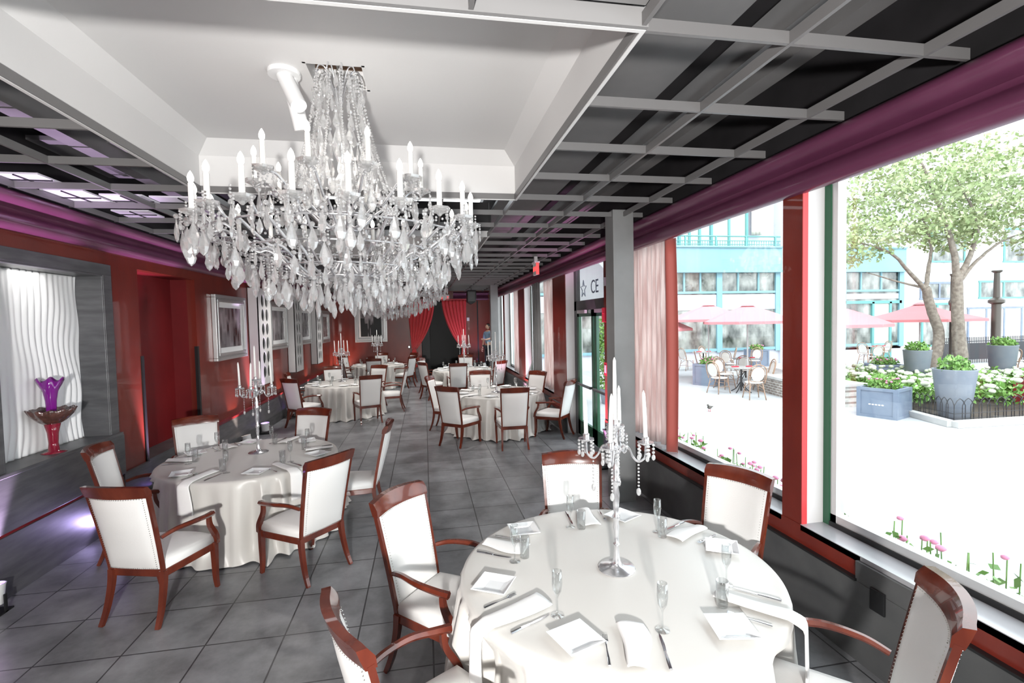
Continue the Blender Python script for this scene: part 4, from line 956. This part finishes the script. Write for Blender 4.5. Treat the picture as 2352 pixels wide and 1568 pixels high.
# teal storefront building
bd=thing('storefront_building',(0,FY,0),0,'two-storey white building with teal shopfront across the plaza, left part','building')
b=MB(); b.box(16.45,17.5,-.12,.6,0,9); b.box(18.7,19.75,-.12,.6,0,9); b.box(17.5,18.7,0,.6,0,9); b.box(4,16.45,0,.6,0,.72); b.box(19.75,23.3,0,.6,0,.6); b.box(4,16.45,.35,.6,5.42,9.0); b.box(19.75,23.3,.1,.6,5.42,9)
b.build('wall',M['stucco'],bd)
b=MB()
for x0,x1 in [(4,16.45),(19.75,23.3)]: b.box(x0,x1,-.22,.3,4.32,5.4); b.box(x0,x1,-.30,.3,5.36,5.44); b.box(x0,x1,-.28,.3,4.24,4.34)
b.build('fascia',M['teal'],bd)
b=MB()
for x0,x1,mull,sz in [(4,16.45,[4.1,8.6,13.33,16.35],.16),(19.75,23.3,[19.9,23.2],.16)]:
    for x in mull: b.box(x-sz/1.2,x+sz/1.2,-.1,.1,.6,4.3)
    b.box(x0,x1,-.08,.08,3.30,3.40); b.box(x0,x1,-.08,.08,.66,.78); 
for x in [5.2,6.3,7.4,9.6,10.6,11.6,12.4,14.3,15.35,20.9,22.05]: b.box(x-.04,x+.04,-.06,.06,3.35,4.3)
b.build('shop_frame',M['teal'],bd)
b=MB(); b.box(4,16.4,.0,.02,.72,4.3); b.box(19.8,23.25,0,.02,.5,4.3); b.build('shop_glass',M['shopglass'],bd)
b=MB(); b.box(4,16.4,-.04,-.02,2.55,3.25); b.box(19.9,23.2,-.04,-.02,2.95,3.2); b.build('roller_blind',M['stucco'],bd)
b=MB(); b.box(21.5,21.62,-.1,.1,0,2.8); b.box(22.5,22.62,-.1,.1,0,2.8); b.box(19.9,23.2,-.1,.1,2.72,2.86); b.box(21.5,22.6,-.08,0,.0,.3); dd=b.build('shop_door_frame',M['tealdark'],bd); q=MB(); q.box(21.62,22.5,-.05,-.03,.3,2.72); q.build('door_glass',M['curtw'],dd)
b=MB(); b.tube([(4,-.28,5.86),(16.3,-.28,5.86)],.035,6); b.tube([(4,-.28,5.66),(16.3,-.28,5.66)],.02,6); b.tube([(4,-.28,5.50),(16.3,-.28,5.50)],.02,6)
for i in range(100): b.box(4+.123*i,4.02+.123*i,-.29,-.27,5.44,5.68)
for i in range(9): b.box(4+1.5*i,4.07+1.5*i,-.31,-.25,5.44,5.88)
b.build('balcony_railing',M['tealdark'],bd)
for k,(x0,x1) in enumerate([(10.0,11.0),(11.6,12.5),(13.2,14.9),(5.5,8)]):
    b=MB(); b.box(x0-.1,x0,.2,.36,5.44,8.2); b.box(x1,x1+.1,.2,.36,5.44,8.2); b.box(x0-.1,x1+.1,.2,.36,8.1,8.2); b.box((x0+x1)/2-.05,(x0+x1)/2+.05,.22,.36,5.44,8.1)
    w=b.build('balcony_window',M['tealdark'],bd); q=MB(); q.box(x0,x1,.3,.34,5.44,8.1); q.build('pane',M['curtw'],w)
b=MB(); b.sheet(lambda u,v:(15.1+.9*u*(1-.4*math.sin(v*1.6)),.1+.05*math.sin(u*20),8.6-2.6*v),30,12); b.build('balcony_curtain',M['curtw'],bd,smooth=True,solid=.01)
# white brick building to the right
bd=thing('brick_building',(0,FY,0),0,'white painted brick building on the right beyond the trees','building')
b=MB(); b.box(23.3,48,0,.5,0,11); b.build('wall',M['brickw'],bd)
for k,(x0,x1,z0,z1,n) in enumerate([(24.4,26.6,2.95,3.65,2),(24.5,26.3,.6,2.6,2),(27.3,30.7,.5,2.35,3),(28,31,2.95,3.7,2),(29.5,31.4,4.8,6.4,1),(25,27,4.8,6.4,1),(33,37,.5,2.6,3),(34,38,3.2,4.4,2)]):
    b=MB(); b.box(x0-.08,x1+.08,-.05,.02,z0-.08,z0); b.box(x0-.08,x1+.08,-.05,.02,z1,z1+.1)
    for i in range(n+1): x=x0+(x1-x0)*i/n; b.box(x-.05,x+.05,-.05,.02,z0,z1)
    w=b.build('window',M['planter' if k in(2,0) else 'tealdark'],bd); q=MB(); q.box(x0,x1,-.02,-.01,z0,z1); q.build('pane',M['china'] if k==2 else M['shopglass'],w)
# entrance awning with lettering outside the doors
t=thing('entrance_awning',(0,0,0),0,'white domed awning with star lettering outside the glass doors','awning')
b=MB(); vs=[];fs=[]; n=20; m=8; A0=Vector((3.9,8.9,2.62)); R=1.6
for j in range(m+1):
    for i in range(n+1):
        a=PI*i/n; s_=math.cos(j/m*PI/2*.35)
        vs.append((3.02+1.1*j/m,9.1-R*math.cos(a)*(1-.1*j/m),2.5+R*.55*math.sin(a)*s_))
for j in range(m):
    for i in range(n): fs.append((j*(n+1)+i,j*(n+1)+i+1,(j+1)*(n+1)+i+1,(j+1)*(n+1)+i))
fs.append(tuple(range(n+1))); b.add(vs,fs); b.build('canopy',M['awning'],t,auto=40,solid=.01)
MX=T(3.59,0,0)@Matrix.Rotation(-PI/2,4,'Z')@Matrix.Rotation(PI/2,4,'X')
text('CE',.34,M['planter'],T(3.005,8.35,2.82)@Matrix.Rotation(-PI/2,4,'Z')@Matrix.Rotation(PI/2,4,'X'),parent=t)
b=MB(); pts=[]
for i in range(11): a=PI/2+i*PI/5; r=.17 if i%2==0 else .07; pts.append((3.0,8.95-r*math.cos(a),2.82+r*math.sin(a)))
b.tube(pts,.009,4); b.build('star_outline',M['planter'],t)
# bistro furniture
def make_bistro():
    r=thing('bistro_chair')
    b=MB()
    arch=[(-.20,-.20,.44),(-.225,-.25,.65),(-.19,-.30,.86),(0,-.32,.95),(.19,-.30,.86),(.225,-.25,.65),(.20,-.20,.44)]
    b.tube(smoothpath(arch,5),.016,6); 
    arch2=[(-.155,-.205,.50),(-.175,-.25,.66),(-.14,-.29,.82),(0,-.305,.89),(.14,-.29,.82),(.175,-.25,.66),(.155,-.205,.50),(-.155,-.205,.50)]
    b.tube(smoothpath(arch2,4),.010,5); b.build('back_frame',M['rattan'],r,smooth=True)
    b=MB(); n=12
    P=[(.165*math.cos(a),.69+.195*math.sin(a)) for a in [2*PI*i/20 for i in range(20)]]
    b.add([(x,-.20-.3*(z-.44)*.8-.02,z) for x,z in P]+[(x,-.20-.3*(z-.44)*.8-.005,z) for x,z in P],[tuple(range(20)),tuple(range(39,19,-1))]+[(i,(i+1)%20,20+(i+1)%20,20+i) for i in range(20)]); b.build('backrest',M['weave'],r)
    b=MB(); b.lathe([(.20,.435),(.225,.445),(.225,.46),(.20,.468)],n=20); b.build('seat',M['weave'],r,auto=40)
    for sx in (-1,1):
        for fy,ty in ((.15,.21),(-.17,-.27)):
            b=MB(); b.tube([(sx*.16,fy,.44),(sx*.19,(fy+ty)/2,.2),(sx*.215,ty,0)],.014,6); b.build('leg',M['rattan'],r,smooth=True)
    b=MB()
    for sx in (-1,1): b.tube(smoothpath([(sx*.18,.18,.28),(sx*.08,.1,.4),(sx*.02,.02,.43)],4),.009,5); b.tube(smoothpath([(sx*.18,-.2,.28),(sx*.08,-.1,.4),(sx*.02,-.02,.43)],4),.009,5); b.tube([(sx*.19,.18,.2),(sx*.19,-.22,.2)],.009,5)
    b.build('brace',M['rattan'],r,smooth=True)
    tag(r,'x','chair','white wicker bistro chairs on the plaza'); return r
BC=make_bistro(); first=True
BL=[(8.75,11.85,75,'nearest the window at the front cafe table'),(8.5,13.05,15,'left of the front cafe table'),(9.9,13.0,160,'right of the front cafe table'),(9.2,13.8,-80,'behind the front cafe table, left'),(9.55,14.3,-60,'behind the front cafe table, angled'),
(10.5,14.6,40,'left of the second cafe table'),(11.6,14.3,140,'right of the second cafe table'),(11.3,16.7,-95,'behind the second cafe table'),(10.35,16.9,-30,'behind left of the second cafe table'),
(10.9,19.0,10,'at the left of the back cafe table by the shopfront'),(12.2,19.6,-70,'behind the back cafe table by the shopfront'),(12.4,18.4,150,'right of the back cafe table by the shopfront'),(13.0,17.6,-150,'beside the back-row umbrella pole'),(9.1,17.3,-10,'at the left edge by the curtain'),
(19.4,18.7,15,'left of the cafe table by the teal door'),(20.9,19.3,170,'right of the cafe table by the teal door'),(18.3,17.2,60,'beside the pale window frame of the nearest window'),(17.2,17.9,-20,'by the window frame, partly hidden'),(22.0,17.4,150,'behind the square planter beyond the hedge'),(19.8,13.6,80,'behind the right tree trunk'),(20.9,13.9,100,'right of the tall round planter beyond the hedge'),(18.9,14.4,30,'between the two tree trunks'),(19.9,11.3,150,'at the right edge of the photo beyond the hedge')]
for x,y,a,l in BL:
    c=BC if first else copy_tree(BC); first=False; at(c,(x,y,0),math.radians(a)-PI/2,'white wicker bistro chair '+l)
def cafe_table(x,y,l):
    r=thing('cafe_table',(x,y,0),0,l,'table','round cafe tables on the plaza')
    b=MB(); b.lathe([(.42,.72),(.44,.73),(.44,.75),(.42,.755)],n=28); b.build('tabletop',M['marble'],r,auto=40)
    b=MB(); b.lathe([(.03,.05),(.03,.4),(.03,.72)],n=8); 
    for k in range(4): b.tube(smoothpath([(.03,0,.3),(.15,0,.12),(.3,0,.02)],4),.015,5,mx=RZ(k*PI/2+.5))
    b.build('pedestal',M['iron'],r)
    for i,(dx,dy) in enumerate([(-.2,.0),(.22,-.05)]):
        b=MB(); b.box(-.1,.1,-.05,.05,0,.03); o=b.build('cloth_napkin',M['redcloth'],bevel=.01); o.location=(x+dx,y+dy,.756); o.rotation_euler=(0,0,.4*i); tag(o,('left' if i==0 else 'right')+' folded red napkin on the '+l,'napkin','red napkins on the cafe tables')
cafe_table(9.15,12.95,'front round cafe table on the plaza'); cafe_table(11.2,15.6,'second cafe table under the right rose umbrella'); cafe_table(11.7,19.1,'back cafe table beside the shopfront'); cafe_table(20.2,18.85,'cafe table by the teal shop door')
def umbrella(x,y,l,z=2.5,R=1.45,rot=0):
    r=thing('patio_umbrella',(x,y,0),rot,l,'umbrella','rose patio umbrellas')
    b=MB(); vs=[(0,0,z)];fs=[]
    for j,(rr,zz) in enumerate([(.15,z-.02),(.75,z-.24),(R,z-.50),(R,z-.58)]):
        for i in range(8): a=2*PI*i/8; vs.append((rr*math.cos(a),rr*math.sin(a),zz))
    for i in range(8): fs.append((0,1+i,1+(i+1)%8))
    for j in range(3):
        for i in range(8): fs.append((1+8*j+i,1+8*j+(i+1)%8,9+8*j+(i+1)%8,9+8*j+i))
    b.add(vs,fs); b.build('canopy',M['umb'],r,solid=.006)
    b=MB(); b.lathe([(.25,z-.02),(.12,z+.04),(.02,z+.06)],n=8); b.build('vent_cap',M['umb'],r)
    b=MB(); b.lathe([(.22,0),(.22,.06),(.025,.08),(.022,z)],n=10); b.build('pole',M['jamb'],r)
    b=MB()
    for i in range(8): a=2*PI*i/8; b.tube([(0,0,z-.05),(R*math.cos(a),R*math.sin(a),z-.52)],.012,4)
    b.build('rib',M['jamb'],r)
umbrella(10.15,14.05,'rose umbrella with pole nearest the red window pier',2.58,1.35)
umbrella(9.95,15.9,'rose umbrella behind the front one, left of it',2.66,1.45,.3)
umbrella(8.3,16.7,'rose umbrella partly hidden behind the curtain',2.35,1.3,.2)
umbrella(11.75,12.3,'rose umbrella partly hidden by the pale window frame',2.45,1.35,.1)
umbrella(16.3,13.7,'rose umbrella behind the two tree trunks',2.52,1.75,.3)
# planters
def leaves(b,cx,cy,cz,rx,ry,rz,n,s,seed,shell=0):
    r=random.Random(seed)
    for i in range(n):
        while True:
            p=Vector((r.uniform(-1,1),r.uniform(-1,1),r.uniform(-1,1)))
            if shell<p.length<1: break
        p=Vector((cx+p.x*rx,cy+p.y*ry,cz+p.z*rz)); a=Vector((r.gauss(0,1),r.gauss(0,1),r.gauss(0,1))).normalized(); c=a.cross(Vector((r.gauss(0,1),r.gauss(0,1),r.gauss(0,1)))).normalized(); q=s*r.uniform(.6,1.3)
        b.add([p,p+a*q*.5+c*q*.28,p+a*q,p+a*q*.5-c*q*.28],[(0,1,2,3)])
def blobs(b,cx,cy,cz,rx,ry,rz,n,s,seed):
    r=random.Random(seed)
    for i in range(n): a=r.uniform(0,2*PI); q=r.uniform(0,1)**.5; b.ball((cx+rx*q*math.cos(a),cy+ry*q*math.sin(a),cz+rz*r.uniform(.2,1)),s*r.uniform(.6,1.2),6,4,.8)
def box_planter(x,y,w,h,rz,l,seed,m='planter',mark=False):
    r=thing('planter_box',(x,y,0),rz,l,'planter','square planters')
    b=MB(); a=w/2; t_=.06
    for q in range(4):
        mx=RZ(q*PI/2); b.box(-a,a,-a,-a+.04,.0,h,mx); b.box(-a-.015,a+.015,-a-.02,-a,h-t_,h,mx); b.box(-a-.015,a+.015,-a-.02,-a,0,t_,mx); b.box(-a-.015,-a+t_,-a-.02,-a,t_,h-t_,mx); b.box(a-t_,a+.015,-a-.02,-a,t_,h-t_,mx)
    b.build('box',M[m],r)
    b=MB(); b.box(-a+.04,a-.04,-a+.04,a-.04,h-.1,h-.05); b.build('soil',M['soil'],r)
    b=MB(); leaves(b,0,0,h+.06,a*.85,a*.85,.17,420,.09,seed); o=b.build('foliage',M['leaf'],r); o['kind']='stuff'
    b=MB(); blobs(b,0,0,h+.05,a*.8,a*.8,.15,22,.03,seed); o=b.build('flowers',M['pink'],r,smooth=True); o['kind']='stuff'
    if mark:
        b=MB()
        for i in range(5): b.box(-.13+.06*i-.02,-.13+.06*i+.02,-a-.006,-a-.001,.27,.295)
        b.build('mark',M['china'],r,label='row of small white marks'); 
box_planter(9.86,9.05,.72,.64,math.radians(-68),'large blue grey square planter with pink flowers nearest the window',1,mark=True)
box_planter(9.25,14.75,.72,.70,math.radians(-62),'blue grey square planter left of the front cafe table',2)
box_planter(14.7,13.5,.8,.6,-.4,'low blue square planter beyond the hydrangea hedge',3)
box_planter(14.6,19.6,.7,.75,0,'small planter against the shopfront under the window',4)
box_planter(14.4,9.0,1.1,.62,.5,'dark red square planter at the right photo edge',5,'redtrim')
def round_planter(x,y,r0,h,l,seed):
    r=thing('round_planter',(x,y,0),0,l,'planter','tall round planters')
    b=MB(); b.lathe([(r0*.62,0),(r0*.66,.02),(r0*.98,h-.03),(r0,h-.02),(r0,h),(r0*.92,h),(r0*.9,h-.08),(.01,h-.08)],n=36); b.build('pot',M['potgrey'],r,auto=40)
    b=MB(); leaves(b,0,0,h+.04,r0*.8,r0*.8,.2,420,.10,seed); o=b.build('foliage',M['leaf'],r); o['kind']='stuff'
round_planter(10.75,8.3,.37,1.07,'tall round grey planter standing inside the hoop fence',1)
round_planter(13.55,11.45,.33,1.2,'tall round grey planter left of the left tree trunk',2)
round_planter(17.0,11.8,.36,1.22,'tall round grey planter at the foot of the lamp post',3)
# garden bed
b=MB(); P=[(10.12,7.85),(10.4,8.9),(10.75,10),(10.85,11.3),(11.6,14.4),(26,15),(26,7.5)]
b.prism(P,2,0,.05); o=b.build('garden_bed',M['soil']); tag(o,'dark mulch garden bed behind the kerb','garden bed',kind='stuff')
b=MB()
def kerb(p,q,w=.16,h=.13):
    p=Vector((*p,0));q=Vector((*q,0)); d=(q-p).normalized(); nn=Vector((-d.y,d.x,0))*w/2; vs=[p-nn,q-nn,q+nn,p+nn]; b.add([(*v.xy,0) for v in vs]+[(*v.xy,h) for v in vs],[(0,3,2,1),(4,5,6,7),(0,1,5,4),(1,2,6,5),(2,3,7,6),(3,0,4,7)])
kerb((10.05,7.75),(26,7.35)); kerb((10.05,7.8),(10.35,8.9))
o=b.build('kerb',M['kerb'],bevel=.01); tag(o,'pale stone kerb around the garden bed','kerb')
# hoop fence
b=MB(); 
def hoops(p,q,n):
    p=Vector(p);q=Vector(q)
    for i in range(n):
        a=p.lerp(q,i/n); c=p.lerp(q,(i+1.35)/n); m=(a+c)/2; b.tube([(a.x,a.y,.05),(a.x,a.y,.38),(a.x*.75+c.x*.25,a.y*.75+c.y*.25,.48),(m.x,m.y,.52),(a.x*.25+c.x*.75,a.y*.25+c.y*.75,.48),(c.x,c.y,.38),(c.x,c.y,.05)],.008,5)
    for z in (.12,.22): b.tube([(p.x,p.y,z),(q.x,q.y,z)],.007,5)
hoops((10.3,7.95,0),(24,7.6,0),70); hoops((10.3,7.95,0),(10.5,8.9,0),7)
o=b.build('hoop_fence',M['iron']); tag(o,'low dark wire hoop fence along the kerb','fence')
b=MB(); f=MB(); rr=random.Random(5)
for i in range(150):
    x=rr.uniform(10.9,22); y=rr.uniform(8.6,10.2)+ (x-10.9)*rr.uniform(0,.25); 
    leaves(b,x,y,.38,.35,.35,.25,60,.12,i)
for i in range(420):
    x=rr.uniform(10.9,22); y=rr.uniform(8.5,10.4)+ (x-10.9)*rr.uniform(0,.25); f.ball((x,y,rr.uniform(.45,.68)),rr.uniform(.05,.09),7,5,.75)
for i in range(60):
    x=rr.uniform(11.0,13.5); y=rr.uniform(10,13); leaves(b,x,y,.4,.35,.35,.25,60,.12,i+500)
for i in range(150):
    x=rr.uniform(11.0,13.5); y=rr.uniform(10,13); f.ball((x,y,rr.uniform(.5,.7)),rr.uniform(.05,.09),7,5,.75)
o=b.build('hydrangea_hedge',M['leaf']); tag(o,'leafy hydrangea hedge with cream flower heads in the garden bed','hedge',kind='stuff')
o2=f.build('hydrangea_flowers',M['hyd'],o,smooth=True); o2['kind']='stuff'
# low brick walls
t=thing('brick_wall',(0,0,0),0,'low brick planter wall behind the front cafe chairs','wall'); 
b=MB(); b.prism([(9.85,13.2),(9.5,11.5),(10.0,11.4),(11.2,14.2),(10.8,14.4)],2,0,.46); b.build('bricks',M['brick'],t); b=MB(); b.prism([(9.8,13.25),(9.44,11.45),(10.05,11.3),(11.3,14.2),(10.8,14.5)],2,.46,.53); b.build('capstone',M['kerb'],t)
t=thing('brick_wall',(0,0,0),0,'low brick wall end left of the large square planter','wall')
b=MB(); b.box(9.9,10.5,10.1,11.0,0,.5); b.build('bricks',M['brick'],t); b=MB(); b.box(9.86,10.55,10.05,11.05,.5,.56); b.build('capstone',M['kerb'],t)
# trees
def tree(base,pts,crown,l,seed,n):
    r=thing('street_tree',base,0,l,'tree','young plaza trees')
    b=MB()
    for path,r0,r1 in pts:
        P=smoothpath(path,6); k=len(P); P=[p+Vector((random.uniform(-.01,.01),random.uniform(-.01,.01),0)) for p in P]; b.tube(P,[r0+(r1-r0)*i/(k-1) for i in range(k)],9)
    b.build('trunk',M['bark'],r,smooth=True)
    b=MB(); rr=random.Random(seed)
    for i in range(n):
        c=crown[i%len(crown)]; 
        while True:
            p=Vector((rr.uniform(-1,1),rr.uniform(-1,1),rr.uniform(-1,1)))
            if .25<p.length<1: break
        leaves(b,c[0]+p.x*c[3],c[1]+p.y*c[3],c[2]+p.z*c[4],.28,.28,.15,22,.13,seed*1000+i)
    o=b.build('foliage',M['leaft'],r); o['kind']='stuff'
tree((14.8,11.95,.05),[([(0,0,0),(-.05,0,.7),(.1,0,1.5),(-.2,0,2.3),(-.4,0,2.9)],.16,.11),([(-.4,0,2.85),(-.9,0,3.3),(-1.6,0,3.9),(-2.5,.1,4.2)],.07,.02),([(-.4,0,2.85),(-.2,.1,3.4),(0,.2,4.2),(-.4,.2,5.2)],.07,.02),([(-.4,0,2.9),(-1.1,.2,3.1),(-2.0,.4,3.4)],.04,.01)],[(-1.6,0,4.9,1.7,.9),(-2.6,.5,4.2,1.2,.6),(-.2,0,5.3,1.6,.9),(.6,.3,4.6,1.2,.6),(-2.2,.3,5.8,1.6,.9)],'leafy street tree with the left, crooked trunk',3,340)
tree((15.3,11.6,.05),[([(0,0,0),(-.1,0,1.0),(-.2,0,2.0),(-.25,0,3.2)],.20,.12),([(-.25,0,3.1),(-.4,0,4.0),(-.9,0,5.2),(-1.4,.1,6.4)],.10,.03),([(-.25,0,3.1),(.2,0,3.8),(.4,0,4.8),(-.2,.2,6.2)],.09,.02),([(-.2,0,3.0),(.5,.1,3.6),(1.5,.2,4.2),(2.4,.2,4.5)],.06,.015),([(.3,0,4.4),(1.0,.1,5.2),(1.6,.1,5.8)],.04,.01)],[(1.2,0,5.2,1.6,.8),(2.4,.4,4.9,1.2,.7),(.2,0,6.2,1.9,.9),(-1.2,0,6.2,1.7,.9),(2.4,0,6.3,1.8,.9),(2.9,-.4,3.9,.7,.4)],'leafy street tree with the right, straight trunk',4,430)
b=MB(); leaves(b,0,0,1.35,.42,.42,1.15,1500,.12,9); t=thing('tall_shrub',(4.85,12.3,0),0,'tall green shrub seen through the left glass door','shrub'); o=b.build('foliage',M['leaf'],t); o['kind']='stuff'; b=MB(); b.lathe([(.25,0),(.32,.4),(.3,.4),(.02,.36)],n=16); b.build('pot',M['potgrey'],t)
# lamp posts
def post(x,y,s,l):
    r=thing('lamp_post',(x,y,0),0,l,'lamp post','cast iron posts on the plaza')
    b=MB(); b.lathe([(.14*s,0),(.14*s,.3),(.105*s,.4),(.10*s,2.45),(.17*s,2.5),(.17*s,2.58),(.075*s,2.66),(.06*s,3.42),(.11*s,3.46),(.11*s,3.5)],n=12); b.build('post',M['bronze'],r,auto=40)
post(17.6,12.4,1.2,'dark collared lamp post behind the right round planter'); post(17.3,13.5,.45,'thin dark lamp post between the two tree trunks')
# iron fence
t=thing('iron_fence',(0,0,0),0,'dark iron railing in front of the white brick building','fence'); b=MB()
for i in range(64): b.box(21.4+.09*i,21.42+.09*i,16.99,17.01,.05,1.15)
for z in (.2,.95): b.box(21.3,27.2,16.98,17.02,z,z+.04)
b.box(21.3,27.1,16.97,16.99,.2,.9)
for x in (21.3,24.2,27.1): b.box(x-.07,x+.07,16.92,17.06,0,1.3)
b.build('railing',M['iron'],t)
# pigeon
t=thing('pigeon',(6.62,10.55,0),2.2,'small dark pigeon standing on the paving','bird'); b=MB(); b.ball((0,0,.10),.05,12,8,.8,Matrix.Scale(1.7,4,(0,1,0))); b.ball((0,.10,.165),.026,10,7); b.tube([(0,.06,.12),(0,.09,.16)],.022,8); b.tube([(0,.12,.163),(0,.145,.158)],[.007,.002],5); b.prism([(-.03,-.07),(.03,-.07),(.02,-.18),(-.02,-.18)],2,.09,.105)
b.build('body',M['bronze'],t,smooth=True); b=MB()
for sx in (-.02,.02): b.tube([(sx,0,.07),(sx,.005,.0)],.005,5); b.tube([(sx,0,.004),(sx,.03,.004)],.004,5)
b.build('legs',M['redcloth'],t)
# flowers below the windows
def strip(y0,y1,n,l,seed):
    rr=random.Random(seed); b=MB(); f=MB()
    for i in range(n):
        y=rr.uniform(y0,y1); x=3.25+rr.uniform(0,.28); h=rr.uniform(.35,.75); b.tube([(x,y,0),(x+rr.uniform(-.05,.05),y,h)],.004,4); leaves(b,x,y,h*.6,.09,.09,h*.35,16,.08,i+seed)
        if i%2==0: f.ball((x,y,h),rr.uniform(.02,.035),7,5,.6)
    t=b.build('flower_strip',M['leaf']); tag(t,l,'flowers',kind='stuff'); o=f.build('flower_heads',M['pink'],t,smooth=True); o['kind']='stuff'
strip(1.0,3.1,110,'pink and white garden flowers just outside the nearest window',11); strip(3.5,6.3,120,'pink garden flowers just outside the curtained window',12)
